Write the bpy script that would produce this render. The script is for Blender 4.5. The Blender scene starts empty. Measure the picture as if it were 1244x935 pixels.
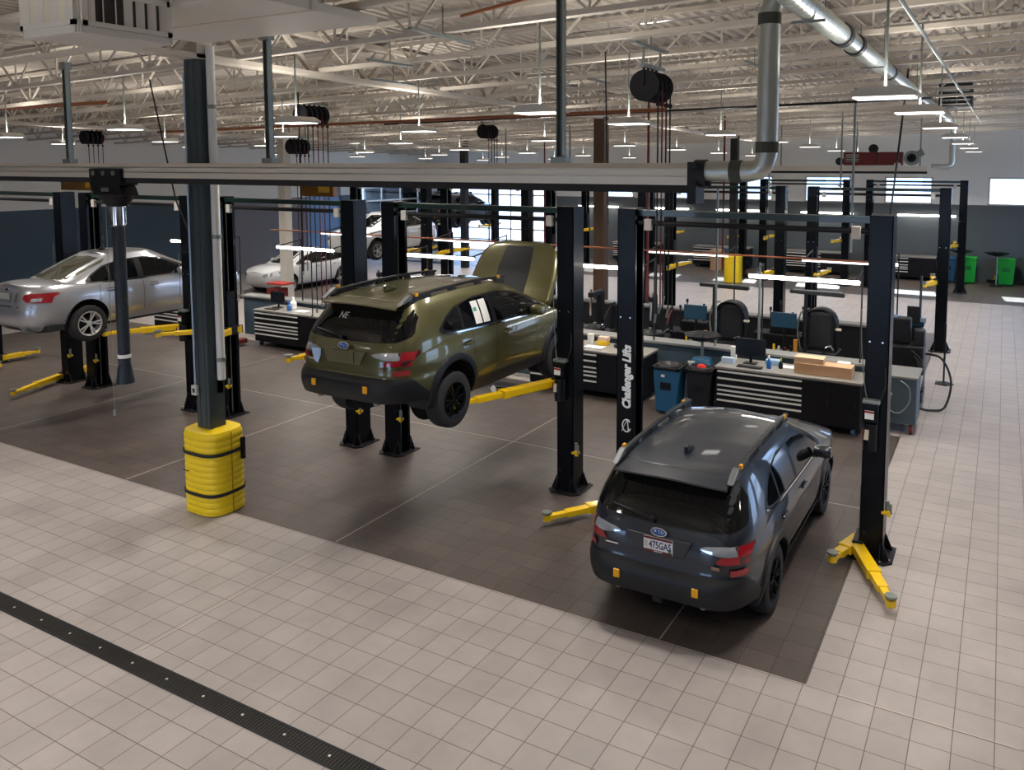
import bpy, bmesh, math, random
from math import sin, cos, pi, radians as R
from mathutils import Vector, Matrix
random.seed(7)
S = bpy.context.scene
LAMP_W, ROOF_FILL_W = 43, 17      # downlight of each high-bay; added upward fill that brightens the roof
COL = S.collection

# ------------------------------------------------------------------ materials
MATS = {}
def mat(name, col, rough=.5, metal=0., coat=0., emit=None, estr=0., bump=0., bscale=40., alpha=1., var=0., spec=.5, flake=0.):
    if name in MATS: return MATS[name]
    m = bpy.data.materials.new(name); m.use_nodes = True
    nt = m.node_tree; b = nt.nodes['Principled BSDF']
    b.inputs['Base Color'].default_value = (*col, 1)
    b.inputs['Roughness'].default_value = rough
    b.inputs['Metallic'].default_value = metal
    b.inputs['Coat Weight'].default_value = coat
    b.inputs['Coat Roughness'].default_value = .04
    b.inputs['Specular IOR Level'].default_value = spec
    b.inputs['Alpha'].default_value = alpha
    if emit:
        b.inputs['Emission Color'].default_value = (*emit, 1)
        b.inputs['Emission Strength'].default_value = estr
    if var or bump:
        tc = nt.nodes.new('ShaderNodeTexCoord'); nz = nt.nodes.new('ShaderNodeTexNoise')
        nz.inputs['Scale'].default_value = bscale; nz.inputs['Detail'].default_value = 4
        nt.links.new(tc.outputs['Object'], nz.inputs['Vector'])
        if var:
            mx = nt.nodes.new('ShaderNodeMix'); mx.data_type = 'RGBA'
            mx.inputs['A'].default_value = (*[c*(1-var) for c in col], 1)
            mx.inputs['B'].default_value = (*[min(1, c*(1+var)) for c in col], 1)
            nt.links.new(nz.outputs['Fac'], mx.inputs['Factor']); nt.links.new(mx.outputs['Result'], b.inputs['Base Color'])
        if bump:
            bp = nt.nodes.new('ShaderNodeBump'); bp.inputs['Strength'].default_value = bump; bp.inputs['Distance'].default_value = .01
            nt.links.new(nz.outputs['Fac'], bp.inputs['Height']); nt.links.new(bp.outputs['Normal'], b.inputs['Normal'])
    MATS[name] = m
    return m

def tile_mat(name, c1, c2, mortar, rough, tile, bump, diamond=False):
    m = bpy.data.materials.new(name); m.use_nodes = True; nt = m.node_tree; N = nt.nodes; L = nt.links
    b = N['Principled BSDF']
    tc = N.new('ShaderNodeTexCoord')
    br = N.new('ShaderNodeTexBrick'); br.offset = 0; br.squash = 1
    br.inputs['Scale'].default_value = 1; br.inputs['Brick Width'].default_value = tile; br.inputs['Row Height'].default_value = tile
    br.inputs['Mortar Size'].default_value = .0042; br.inputs['Mortar Smooth'].default_value = .3; br.inputs['Bias'].default_value = 0
    br.inputs['Color1'].default_value = (*c1, 1); br.inputs['Color2'].default_value = (*c2, 1); br.inputs['Mortar'].default_value = (*mortar, 1)
    L.new(tc.outputs['Object'], br.inputs['Vector'])
    nz = N.new('ShaderNodeTexNoise'); nz.inputs['Scale'].default_value = 1.3; nz.inputs['Detail'].default_value = 8; nz.inputs['Roughness'].default_value = .65
    L.new(tc.outputs['Object'], nz.inputs['Vector'])
    rmp = N.new('ShaderNodeMapRange'); rmp.inputs['From Min'].default_value = .3; rmp.inputs['From Max'].default_value = .7
    rmp.inputs['To Min'].default_value = .86; rmp.inputs['To Max'].default_value = 1.1
    L.new(nz.outputs['Fac'], rmp.inputs['Value'])
    mx = N.new('ShaderNodeMix'); mx.data_type = 'RGBA'; mx.blend_type = 'MULTIPLY'; mx.inputs['Factor'].default_value = 1
    L.new(br.outputs['Color'], mx.inputs['A']); L.new(rmp.outputs['Result'], mx.inputs['B'])
    L.new(mx.outputs['Result'], b.inputs['Base Color'])
    r2 = N.new('ShaderNodeMapRange'); r2.inputs['To Min'].default_value = rough-.07; r2.inputs['To Max'].default_value = rough+.1
    L.new(nz.outputs['Fac'], r2.inputs['Value']); L.new(r2.outputs['Result'], b.inputs['Roughness'])
    bp = N.new('ShaderNodeBump'); bp.inputs['Strength'].default_value = bump; bp.inputs['Distance'].default_value = .004; bp.invert = True
    L.new(br.outputs['Fac'], bp.inputs['Height'])
    if diamond:
        mp = N.new('ShaderNodeMapping'); mp.inputs['Rotation'].default_value = (0, 0, R(45)); mp.inputs['Scale'].default_value = (1, 1, 1)
        L.new(tc.outputs['Object'], mp.inputs['Vector'])
        ck = N.new('ShaderNodeTexVoronoi'); ck.inputs['Scale'].default_value = 26; ck.inputs['Randomness'].default_value = 0
        L.new(mp.outputs['Vector'], ck.inputs['Vector'])
        b2 = N.new('ShaderNodeBump'); b2.inputs['Strength'].default_value = .35; b2.inputs['Distance'].default_value = .004; b2.invert = True
        L.new(ck.outputs['Distance'], b2.inputs['Height']); L.new(bp.outputs['Normal'], b2.inputs['Normal'])
        L.new(b2.outputs['Normal'], b.inputs['Normal'])
    else: L.new(bp.outputs['Normal'], b.inputs['Normal'])
    return m

M_TILE = tile_mat('light_tile', (.385, .345, .325), (.345, .31, .292), (.125, .098, .084), .42, .305, .5)
M_BROWN = tile_mat('brown_tile', (.098, .077, .068), (.076, .060, .053), (.032, .025, .022), .40, .305, .9, True)
M_BLACK = mat('lift_black', (.004, .005, .007), .26, coat=.05, spec=.12)
M_BLACK_SAT = mat('satin_black', (.006, .006, .008), .45, spec=.3)
M_RUBBER = mat('rubber', (.015, .015, .016), .75)
M_YEL = mat('safety_yellow', (.82, .52, .005), .38, coat=.2)
M_YELP = mat('yellow_plastic', (.88, .62, .008), .45, bump=.05)
M_STEEL = mat('galvanised', (.26, .29, .27), .45, metal=.7, var=.12, bscale=9)
M_DUCT = mat('duct_metal', (.50, .54, .51), .40, metal=.9, var=.15, bscale=6)
M_CHROME = mat('chrome', (.8, .8, .82), .12, metal=1)
M_ALU = mat('brushed_aluminium', (.72, .67, .57), .42, metal=.35)
M_WHITE = mat('white_paint', (.60, .57, .51), .6)
M_ROOFW = mat('roof_white', (.60, .54, .46), .65)
M_DECK = mat('deck_white', (.48, .43, .37), .7)
M_WALLW = mat('wall_white', (.80, .80, .76), .75)
M_WALLG = mat('wall_grey', (.085, .10, .11), .6)
M_WALLB = mat('wall_blue', (.045, .085, .12), .6)
M_COLBLUE = mat('column_paint', (.045, .062, .070), .42, spec=.4)
M_GREYP = mat('grey_panel', (.055, .085, .11), .5)
M_HANDLE = mat('drawer_handle', (.80, .79, .76), .4)
M_TOP = mat('steel_worktop', (.36, .345, .32), .34, metal=.5, var=.1, bscale=5)
M_LED = mat('led_tube', (1, 1, 1), .5, emit=(1, .96, .86), estr=14)
M_LEDW = mat('lamp_glow', (1, 1, 1), .5, emit=(1, .98, .94), estr=2.2)
M_LEDDIM = mat('led_dim', (1, 1, 1), .5, emit=(1, .96, .92), estr=2.5)
M_GLASSD = mat('dark_glass', (.003, .004, .005), .05, spec=.45)
M_GLASSCEIL = mat('glass_ceiling_tint', (.06, .065, .045), .06, coat=1., spec=.8)  # olive-beige base paints in the ceiling reflected by the rear window
M_RED = mat('lamp_red', (.26, .006, .012), .12, coat=.6, emit=(.6, .01, .02), estr=.03)
M_REDP = mat('red_paint', (.13, .010, .008), .5)
M_LENS = mat('clear_lens', (.55, .6, .66), .1, metal=.6, coat=1)
M_CARD = mat('cardboard', (.50, .30, .17), .8, var=.06, bscale=6)
M_PAPER = mat('paper', (.80, .80, .78), .8)
M_BLUEBIN = mat('bin_blue', (.015, .10, .20), .5)
M_GREEN = mat('bin_green', (.01, .42, .04), .45)
M_SCREEN = mat('screen', (.008, .012, .018), .15)
M_BLUESCR = mat('blue_case', (.008, .045, .085), .35)
M_DARKG = mat('dark_grey', (.014, .015, .018), .5, spec=.3)
M_COPPER = mat('copper_pipe', (.32, .11, .05), .45, metal=.3)
M_BLUEL = mat('blue_plastic', (.02, .12, .4), .3)
M_LBLUE = mat('light_blue_film', (.45, .62, .85), .3)
M_CASTER = mat('caster_blue', (.05, .16, .28), .4)
M_CREAM = mat('cream', (.62, .58, .45), .6)
M_TEXT = mat('white_lettering', (.85, .87, .88), .5)

# ------------------------------------------------------------------ mesh builder
class MB:
    def __init__(s): s.v = []; s.f = []
    def box(s, c, d, rz=0, rx=0, ry=0):
        b = len(s.v); m = Matrix.Rotation(rz, 3, 'Z') @ Matrix.Rotation(ry, 3, 'Y') @ Matrix.Rotation(rx, 3, 'X')
        for z in (-.5, .5):
            for x, y in ((-.5, -.5), (.5, -.5), (.5, .5), (-.5, .5)):
                s.v.append(Vector(c) + m @ Vector((x*d[0], y*d[1], z*d[2])))
        for q in ((0, 3, 2, 1), (4, 5, 6, 7), (0, 1, 5, 4), (1, 2, 6, 5), (2, 3, 7, 6), (3, 0, 4, 7)): s.f.append([b+i for i in q])
        return s
    def bb(s, a, b): return s.box([(a[i]+b[i])/2 for i in range(3)], [abs(b[i]-a[i]) for i in range(3)])
    def cyl(s, p0, p1, r, n=12, r2=None, cap=True):
        p0, p1 = Vector(p0), Vector(p1); r2 = r if r2 is None else r2
        a = (p1-p0).normalized(); u = a.orthogonal().normalized(); w = a.cross(u); b = len(s.v)
        for p, rr in ((p0, r), (p1, r2)):
            for i in range(n):
                t = 2*pi*i/n; s.v.append(p + rr*(cos(t)*u + sin(t)*w))
        for i in range(n): s.f.append([b+i, b+(i+1) % n, b+n+(i+1) % n, b+n+i])
        if cap: s.f.append([b+i for i in reversed(range(n))]); s.f.append([b+n+i for i in range(n)])
        return s
    def bar(s, p0, p1, w, h=None):
        p0, p1 = Vector(p0), Vector(p1); h = h or w; a = (p1-p0); L = a.length; a.normalize()
        up = Vector((0, 0, 1)) if abs(a.z) < .95 else Vector((0, 1, 0))
        u = a.cross(up).normalized(); v = u.cross(a); b = len(s.v)
        for p in (p0, p1):
            for i, j in ((-1, -1), (1, -1), (1, 1), (-1, 1)): s.v.append(p + u*i*w/2 + v*j*h/2)
        for q in ((0, 3, 2, 1), (4, 5, 6, 7), (0, 1, 5, 4), (1, 2, 6, 5), (2, 3, 7, 6), (3, 0, 4, 7)): s.f.append([b+i for i in q])
        return s
    def tube(s, pts, r, n=8):
        pts = [Vector(p) for p in pts]; b = len(s.v); k = len(pts); u = None
        for i, p in enumerate(pts):
            a = (pts[min(i+1, k-1)] - pts[max(i-1, 0)]).normalized()
            u = (a.orthogonal() if u is None else u - a*u.dot(a)).normalized(); w = a.cross(u)
            for j in range(n): t = 2*pi*j/n; s.v.append(p + r*(cos(t)*u + sin(t)*w))
        for i in range(k-1):
            for j in range(n): s.f.append([b+i*n+j, b+i*n+(j+1) % n, b+(i+1)*n+(j+1) % n, b+(i+1)*n+j])
        s.f.append([b+j for j in reversed(range(n))]); s.f.append([b+(k-1)*n+j for j in range(n)])
        return s
    def hose(s, pts, r, n=8):
        P = [Vector(p) for p in pts]; out = []
        for i in range(len(P)-1):
            a, b, c, d = P[max(i-1, 0)], P[i], P[i+1], P[min(i+2, len(P)-1)]
            for k in range(6):
                t = k/6; out.append(.5*((2*b)+(c-a)*t+(2*a-5*b+4*c-d)*t*t+(3*b-a-3*c+d)*t**3))
        return s.tube(out+[P[-1]], r, n)
    def lathe(s, prof, c=(0, 0, 0), axis='Z', n=24, closed=False, cap=True):
        b = len(s.v); k = len(prof); c = Vector(c)
        for r, h in prof:
            for j in range(n):
                t = 2*pi*j/n; x, y = r*cos(t), r*sin(t)
                s.v.append(c + (Vector((x, y, h)) if axis == 'Z' else Vector((h, x, y)) if axis == 'X' else Vector((y, h, x))))
        for i in range(k-1 + (1 if closed else 0)):
            i2 = (i+1) % k
            for j in range(n): s.f.append([b+i*n+j, b+i*n+(j+1) % n, b+i2*n+(j+1) % n, b+i2*n+j])
        if not closed and cap:
            if prof[0][0] > 1e-6: s.f.append([b+j for j in reversed(range(n))])
            if prof[-1][0] > 1e-6: s.f.append([b+(k-1)*n+j for j in range(n)])
        return s
    def prism(s, poly, a, b_, axis='Z'):
        k = len(poly); b = len(s.v)
        for h in (a, b_):
            for p, q in poly: s.v.append(Vector((p, q, h)) if axis == 'Z' else Vector((h, p, q)) if axis == 'X' else Vector((p, h, q)))
        for i in range(k): s.f.append([b+i, b+(i+1) % k, b+k+(i+1) % k, b+k+i])
        s.f.append([b+i for i in reversed(range(k))]); s.f.append([b+k+i for i in range(k)])
        return s
    def grid(s, rows):
        b = len(s.v); n = len(rows[0])
        for r in rows: s.v += [Vector(p) for p in r]
        for i in range(len(rows)-1):
            for j in range(n-1): s.f.append([b+i*n+j, b+i*n+j+1, b+(i+1)*n+j+1, b+(i+1)*n+j])
        return s
    def build(s, name, m, parent=None, smooth=False, bevel=0, solid=0, loc=None):
        me = bpy.data.meshes.new(name); me.from_pydata([tuple(v) for v in s.v], [], s.f)
        bm = bmesh.new(); bm.from_mesh(me)
        if smooth: bmesh.ops.remove_doubles(bm, verts=bm.verts, dist=1e-5)
        bmesh.ops.recalc_face_normals(bm, faces=bm.faces); bm.to_mesh(me); bm.free()
        me.materials.append(m)
        if smooth: me.shade_smooth(); me.set_sharp_from_angle(angle=R(38))
        o = bpy.data.objects.new(name, me); COL.objects.link(o)
        if parent: o.parent = parent
        if loc: o.location = loc
        if bevel:
            md = o.modifiers.new('bev', 'BEVEL'); md.width = bevel; md.segments = 2; md.limit_method = 'ANGLE'; md.angle_limit = R(40)
        if solid:
            md = o.modifiers.new('sol', 'SOLIDIFY'); md.thickness = solid; md.offset = -1
        return o

def tag(o, label=None, cat=None, group=None, kind=None):
    if label: o['label'] = label
    if cat: o['category'] = cat
    if group: o['group'] = group
    if kind: o['kind'] = kind
    return o
def thing(name, label, cat, loc=(0, 0, 0), rz=0, group=None):
    o = bpy.data.objects.new(name, None); COL.objects.link(o); o.location = loc; o.rotation_euler = (0, 0, rz)
    o.empty_display_size = .2
    return tag(o, label, cat, group)
def struct(name, mb, m, **k): return tag(mb.build(name, m, **k), kind='structure')
def copy_tree(o, parent=None):
    c = o.copy(); COL.objects.link(c)
    c.parent = parent
    for ch in list(o.children): copy_tree(ch, c)
    return c
def place(proto, used, loc, label, group=None, rz=None):
    o = proto if not used else copy_tree(proto)
    o.location = loc
    if rz is not None: o.rotation_euler = (0, 0, rz)
    o['label'] = label
    if group: o['group'] = group
    return o
def text(body, size, m, parent, loc, rot, ext=.001, bold=0., shear=0., name='lettering', sx=1., align='CENTER'):
    cu = bpy.data.curves.new(name, 'FONT'); cu.body = body; cu.size = size; cu.extrude = ext; cu.offset = bold; cu.shear = shear
    cu.align_x = align; cu.align_y = 'CENTER'; cu.resolution_u = 3
    cu.materials.append(m); o = bpy.data.objects.new(name, cu); COL.objects.link(o)
    me = bpy.data.meshes.new_from_object(o.evaluated_get(bpy.context.evaluated_depsgraph_get()))
    bpy.data.objects.remove(o); bpy.data.curves.remove(cu)
    o = bpy.data.objects.new(name, me); COL.objects.link(o)
    o.parent = parent; o.location = loc; o.rotation_euler = rot; o.scale = (sx, 1, 1)
    return o
def interp(x, xs, ys):
    if x <= xs[0]: return ys[0]
    if x >= xs[-1]: return ys[-1]
    for i in range(len(xs)-1):
        if x <= xs[i+1]:
            h = xs[i+1]-xs[i]; t = (x-xs[i])/h
            m0 = (ys[i+1]-ys[i-1])/(xs[i+1]-xs[i-1])*h if i > 0 else ys[i+1]-ys[i]
            m1 = (ys[i+2]-ys[i])/(xs[i+2]-xs[i])*h if i+2 < len(xs) else ys[i+1]-ys[i]
            return (2*t**3-3*t*t+1)*ys[i]+(t**3-2*t*t+t)*m0+(-2*t**3+3*t*t)*ys[i+1]+(t**3-t*t)*m1

# ------------------------------------------------------------------ camera
# calibrated from the tile grid, the exhaust rail and the plumb posts
f_px, cx, cy, yaw, pit = 984.56, 679.0, 284.3, -0.5012, 0.0864
cam = bpy.data.cameras.new('camera'); co = bpy.data.objects.new('camera', cam); COL.objects.link(co); S.camera = co
fwd = Vector((sin(yaw)*cos(pit), cos(yaw)*cos(pit), -sin(pit))); rt = Vector((cos(yaw), -sin(yaw), 0)); up = rt.cross(fwd)
mx = Matrix((rt, up, -fwd)).transposed().to_4x4(); mx.translation = Vector((1.402, -7.144, 4.683)); co.matrix_world = mx
cam.sensor_fit = 'HORIZONTAL'; cam.sensor_width = 36; cam.lens = f_px*36/1244
cam.shift_x = (622-cx)/1244; cam.shift_y = (cy-467.5)/1244
cam.clip_start = .1; cam.clip_end = 600

# ------------------------------------------------------------------ the shell of the building
XL, XR, YB, YF = -27., 9., 29.1, -13.
struct('floor', MB().grid([[(XL, YF, 0), (XR, YF, 0)], [(XL, YB, 0), (XR, YB, 0)]]), M_TILE)
def slab(x0, x1, y0, y1, n='floor'): return struct(n, MB().bb((x0, y0, .0005), (x1, y1, .004)), M_BROWN)
slab(-22.6, .024, .024, 7.6); slab(-22.6, .024, 12.1, 17.3); slab(XL, XR, 23.4, YB)
mj = mat('joint_line', (.55, .47, .41), .5)
k = 0
for a, b in (((.3, -.006), (1.7, .006)), ((-5.735, -2.55), (-5.723, -.3)), ((-5.70, .03), (-5.688, 6.6)), ((-9.89, .03), (-9.878, 6.6)), ((-14.0, .03), (-13.99, 6.6)), ((-18, 4.2), (-.1, 4.212)), ((-1.40, .03), (-1.388, 6.6))):
    k += 1; struct('trim_%d' % k, MB().bb((a[0], a[1], .004), (b[0], b[1], .0055)), mj)
# roof plane: rises to the right, falls to the back
def rz_(x, y): return 6.35 + .028*x - .015*y
def deck():
    m = MB(); H = .62; x = XL; row = []
    prof = []
    while x < XR+.2:
        prof += [(x, 0), (x+.09, 0), (x+.115, .05), (x+.165, .05)]; x += .19
    rows = []
    for y in (YF, YB+.1): rows.append([(px, y, rz_(px, y)+H+dz) for px, dz in prof])
    m.grid(rows); return m
struct('ceiling', deck(), M_DECK)
struct('ceiling', MB().grid([[(XL-.3, YF-.2, rz_(XL, YF)+.75), (XR+.4, YF-.2, rz_(XR, YF)+.75)], [(XL-.3, YB+.3, rz_(XL, YB)+.75), (XR+.4, YB+.3, rz_(XR, YB)+.75)]]), M_DECK)
def joist(x0, x1, depth=.55):
    m = MB(); n = max(2, round((x1-x0)/1.22)); dx = (x1-x0)/n; sl = .028
    def P(x, z): return (x, 0, z+sl*(x-x0))
    m.bar(P(x0+.05, 0), P(x1-.05, 0), .11, .06); m.bar(P(x0, depth), P(x1, depth), .11, .06)
    for i in range(n):
        xa = x0+i*dx
        m.bar(P(xa+dx/2, 0), P(xa+.02, depth), .026); m.bar(P(xa+dx/2, 0), P(xa+dx-.02, depth), .026); m.bar(P(xa+dx/2, 0), P(xa+dx/2, depth), .022)
    return m
spans = [(-27, -19.9), (-19.8, -7.95), (-7.85, 4.1), (4.2, 9)]
for x0, x1 in spans:
    p = joist(x0, x1).build('ceiling_joist', M_ROOFW); tag(p, kind='structure'); first = True
    y = -6.9
    while y < YB:
        o = p if first else p.copy()
        if not first: COL.objects.link(o)
        first = False; o.location = (0, y, rz_(x0, y)); y += 1.5
def girder(x):
    m = MB(); ys = [YF+i*(YB-YF)/35 for i in range(36)]; D = .52
    m.bar((x, YF, rz_(x, YF)-.06), (x, YB, rz_(x, YB)-.06), .26, .07); m.bar((x, YF, rz_(x, YF)+D), (x, YB, rz_(x, YB)+D), .2, .08)
    for i in range(35):
        a, b = ys[i], ys[i+1]; c = (a+b)/2
        m.bar((x, a, rz_(x, a)+D), (x, c, rz_(x, c)-.05), .07); m.bar((x, c, rz_(x, c)-.05), (x, b, rz_(x, b)+D), .07)
    return m
for x in (-19.85, -7.9, 4.15): struct('ceiling_girder', girder(x), M_ROOFW)
# back wall with clerestory windows and a glazed overhead door at its left end
WIN = [(.88, 3.1), (-2.95, -1.12), (-6.2, -4.3), (-9.5, -7.6), (-12.8, -10.9), (-16.1, -14.3)]
ZS, ZH = 3.05, 4.15; DOOR = (-25.6, -18.6); ZD = 4.3
def wall_pieces(name, ax, c0, c1, openings, segs, t0, t1):
    """axis-aligned wall between c0 and c1; openings = (a,b,z0,z1); segs = (z0,z1,material)"""
    for z0, z1, mt in segs:
        m = MB(); cuts = sorted({z0, z1, *[z for o in openings for z in o[2:] if z0 < z < z1]})
        for za, zb in zip(cuts, cuts[1:]):
            ops = sorted((o[0], o[1]) for o in openings if o[2] < (za+zb)/2 < o[3]); p = c0
            for a, b in ops + [(c1, c1)]:
                if a > p+1e-4:
                    m.bb((p, t0, za), (a, t1, zb)) if ax == 'x' else m.bb((t0, p, za), (t1, a, zb))
                p = max(p, b)
        struct(name, m, mt)
ops = [(a, b, ZS, ZH) for a, b in WIN] + [(DOOR[0], DOOR[1], 0, ZD)]
wall_pieces('wall_back', 'x', XL-.2, XR, ops, [(0, 3.05, M_WALLG), (3.05, 6.8, M_WALLW)], YB, YB+.2)
LD = [(20.3, 22.5, 0, 4.2), (24.0, 28.6, 0, 4.2)]
wall_pieces('wall_left', 'y', YF, YB, LD, [(0, 3.15, M_WALLB), (3.15, 6.8, M_WALLW)], XL-.2, XL)
wall_pieces('wall_right', 'y', YF, YB+.2, [(9, 13.2, 0, 4.2), (15, 19.2, 0, 4.2), (21, 25.2, 0, 4.2)], [(0, 3.05, M_WALLG), (3.05, 7.3, M_WALLW)], XR, XR+.2)  # out-of-view openings added to let blue sky light onto the floor
# the wall behind the camera carries the entry doors, open to daylight
wall_pieces('wall_front', 'x', XL-.2, XR+.2, [(-10.5, -7.6, 0, 3.2), (-3.6, -.6, 0, 3.2)], [(0, 3.05, M_WALLG), (3.05, 7.4, M_WALLW)], YF-.2, YF)
def pane_mat():
    m = bpy.data.materials.new('window_glass'); m.use_nodes = True; nt = m.node_tree; N = nt.nodes
    for n in list(N): N.remove(n)
    out = N.new('ShaderNodeOutputMaterial'); mixs = N.new('ShaderNodeMixShader'); tr = N.new('ShaderNodeBsdfTransparent'); gl = N.new('ShaderNodeBsdfGlossy')
    tr.inputs['Color'].default_value = (.93, .97, 1, 1); gl.inputs['Roughness'].default_value = .03
    fr = N.new('ShaderNodeFresnel'); fr.inputs['IOR'].default_value = 1.35
    nt.links.new(fr.outputs[0], mixs.inputs[0]); nt.links.new(tr.outputs[0], mixs.inputs[1]); nt.links.new(gl.outputs[0], mixs.inputs[2]); nt.links.new(mixs.outputs[0], out.inputs[0])
    return m
M_PANE = pane_mat()
k = 0
for a, b in WIN:
    k += 1; m = MB()
    for x in (a+.03, b-.03): m.bb((x-.03, YB-.01, ZS), (x+.03, YB+.12, ZH))
    for z in (ZS+.03, ZH-.03): m.bb((a, YB-.01, z-.03), (b, YB+.12, z+.03))
    w = struct('window_%d' % k, m, M_WHITE)
    MB().bb((a+.06, YB+.05, ZS+.06), (b-.06, YB+.056, ZH-.06)).build('pane', M_PANE, w)
M_DOORB = mat('door_blue', (.16, .30, .52), .5)
def odoor(n, ax, a, b, z1, c, nx, nz, m_=M_ALU):
    m = MB(); q = lambda p, z, d=0: (p, c+d, z) if ax == 'x' else (c+d, p, z)
    for i in range(nx+1):
        p = a+.04+(b-a-.08)*i/nx; m.bb(q(p-.035, 0, 0), q(p+.035, z1, .06))
    for j in range(nz+1):
        z = .04+(z1-.08)*j/nz; m.bb(q(a, z-.04, 0), q(b, z+.04, .06))
    w = struct('door_%d' % n, m, m_); MB().bb(q(a+.03, .05, .025), q(b-.03, z1-.05, .032)).build('pane', M_PANE, w)
odoor(1, 'x', DOOR[0], DOOR[1], ZD, YB+.06, 5, 7)
odoor(2, 'y', 24.0, 28.6, 4.2, XL-.12, 3, 6); odoor(3, 'y', 20.3, 22.5, 4.2, XL-.12, 1, 6, M_DOORB); MB().bb((XL-.10, 20.35, .05), (XL-.07, 22.45, 4.15)).build('door_panel', M_DOORB, bpy.data.objects['door_3'])
struct('wall_left', MB().bb((XL, 16.2, 0), (XL+.03, 20.2, 3.15)), mat('block_grey', (.20, .20, .23), .7))
# low island walls between the bay rows
struct('wall_island', MB().bb((-16.9, 8.12, 0), (-.65, 8.3, 1.04)), M_GREYP)
struct('trim_20', MB().bb((-16.95, 8.06, 1.04), (-.6, 8.46, 1.09)), mat('ledge_grey', (.20, .20, .195), .5), bevel=.006)
struct('wall_partition', MB().bb((-16.9, 11.85, 0), (-.65, 12.0, 1.05)), M_DARKG)
struct('trim_21', MB().bb((-16.95, 11.75, 1.05), (-.6, 12.1, 1.10)), mat('ledge_dark', (.16, .16, .16), .5), bevel=.006)
# columns
def column(x, y, s, top, m_, nm='column'):
    m = MB(); t = .018
    m.bb((x-s/2, y-s/2, 0), (x+s/2, y+s/2, top)); m.bb((x-s/2+.06, y-s/2-.006, 0), (x-s/2+.075, y-s/2, top)); m.bb((x+s/2-.075, y-s/2-.006, 0), (x+s/2-.06, y-s/2, top))
    return struct(nm, m, m_)
column(-7.9, .02, .25, 6.05, M_COLBLUE); struct('column', MB().bb((-8.03, -.10, 6.05), (-7.77, .14, 6.9)), M_WHITE)
column(-7.9, 12.15, .3, 5.9, mat('column_brown', (.10, .055, .03), .45)); column(-7.9, 24.2, .28, 5.75, M_DARKG)
column(-19.85, 12.4, .3, 6.2, M_WHITE); column(-19.85, 22.8, .28, 6, M_DARKG); column(4.15, 24.2, .28, 5.9, M_DARKG)
t = thing('downspout', 'white drain pipe strapped to the grey-blue column above the yellow guard', 'pipe', (-7.71, .05, 1.8))
MB().cyl((0, 0, 0), (0, 0, 4.4), .055, 20).build('pipe', mat('pvc_white', (.72, .72, .68), .35), t, smooth=True)
for z in (.25, 1.9, 3.6): MB().cyl((0, 0, z), (0, 0, z+.05), .064, 16).build('strap', M_STEEL, t); MB().box((-.03, 0, -.09), (.04, .06, .18)).build('outlet', M_STEEL, t)
t = thing('outlet_box', 'white outlet box low on the grey-blue column above the yellow guard', 'outlet', (-8.0, -.125, 1.66))
MB().box((0, -.02, 0), (.1, .045, .13)).build('box', M_WHITE, t, bevel=.004); MB().box((0, -.044, 0), (.045, .004, .06)).build('cover', M_BLUESCR, t)
MB().cyl((0, -.015, .06), (0, -.015, 4.2), .011, 8).build('conduit', M_LBLUE, t)
# yellow column guard
def guard(loc, w, d, h, label, straps=True):
    t = thing('column_guard', label, 'column guard', loc); n = 48
    def ring(z, off): return [((w/2+off)*math.copysign(abs(cos(a))**(2/3.2), cos(a)), (d/2+off)*math.copysign(abs(sin(a))**(2/3.2), sin(a)), z) for a in [2*pi*i/n for i in range(n+1)]]
    rows = []; nr = 13
    rows.append(ring(.0, -.03)); rows.append(ring(.02, 0))
    for i in range(nr*6+1):
        z = .03+(h-.07)*i/(nr*6); rows.append(ring(z, .010*abs(sin(pi*i/6))**.6-.006))
    rows.append(ring(h-.01, -.015)); rows.append(ring(h, -.05)); rows.append([(p[0]*.35, p[1]*.35, h) for p in ring(h, -.05)])
    MB().grid(rows).build('shell', M_YELP, t, smooth=True)
    MB().box((w/2-.002, .0, h/2), (.028, .012, h-.06)).build('seam', mat('seam_yellow', (.45, .30, .005), .5), t)
    if straps:
        for z in (h*.26, h*.74):
            MB().grid([ring(z-.022, .018), ring(z+.022, .018)]).build('strap', M_RUBBER, t, solid=.006)
        for z in (h*.68, h*.80): MB().box((w/2+.01, d/2-.12, z), (.04, .05, .16)).build('buckle', M_BLACK_SAT, t)
        for k in range(4): MB().box((-w*.30+.03*k, -d/2-.014, h*.52+.004*(k % 2)), (.022, .004, .016-.004*(k % 2)), ry=.2).build('mark', M_RUBBER, t)
    return t
guard((-7.88, .02, 0), .70, .60, 1.14, 'yellow ribbed plastic guard wrapped round the nearest column with black straps')
guard((-7.88, 24.2, 0), .66, .66, 1.1, 'small yellow guard round a distant grey column beyond the island', False)
# floor drain
t = thing('trench_drain', 'black slotted trench drain running diagonally across the light tiles', 'drain', (-6, -2.715, .004))
m = MB()
m.bb((-9, -.10, 0), (8, -.078, .006)); m.bb((-9, .078, 0), (8, .10, .006))
m.build('frame', M_DARKG, t)
MB().bb((-9, -.078, -.003), (8, .078, .0008)).build('channel', mat('drain_dark', (.006, .006, .006), .8), t)
m = MB(); x = -9
while x < 8: m.bb((x, -.078, .0008), (x+.017, .078, .005)); x += .034
m.build('grate', mat('cast_iron', (.035, .032, .028), .45, metal=.5, var=.4, bscale=2), t)
m = MB(); x = -8.6
while x < 8: m.cyl((x, 0, .002), (x, 0, .007), .012, 10); x += .5
m.build('bolt', M_ALU, t)

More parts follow.
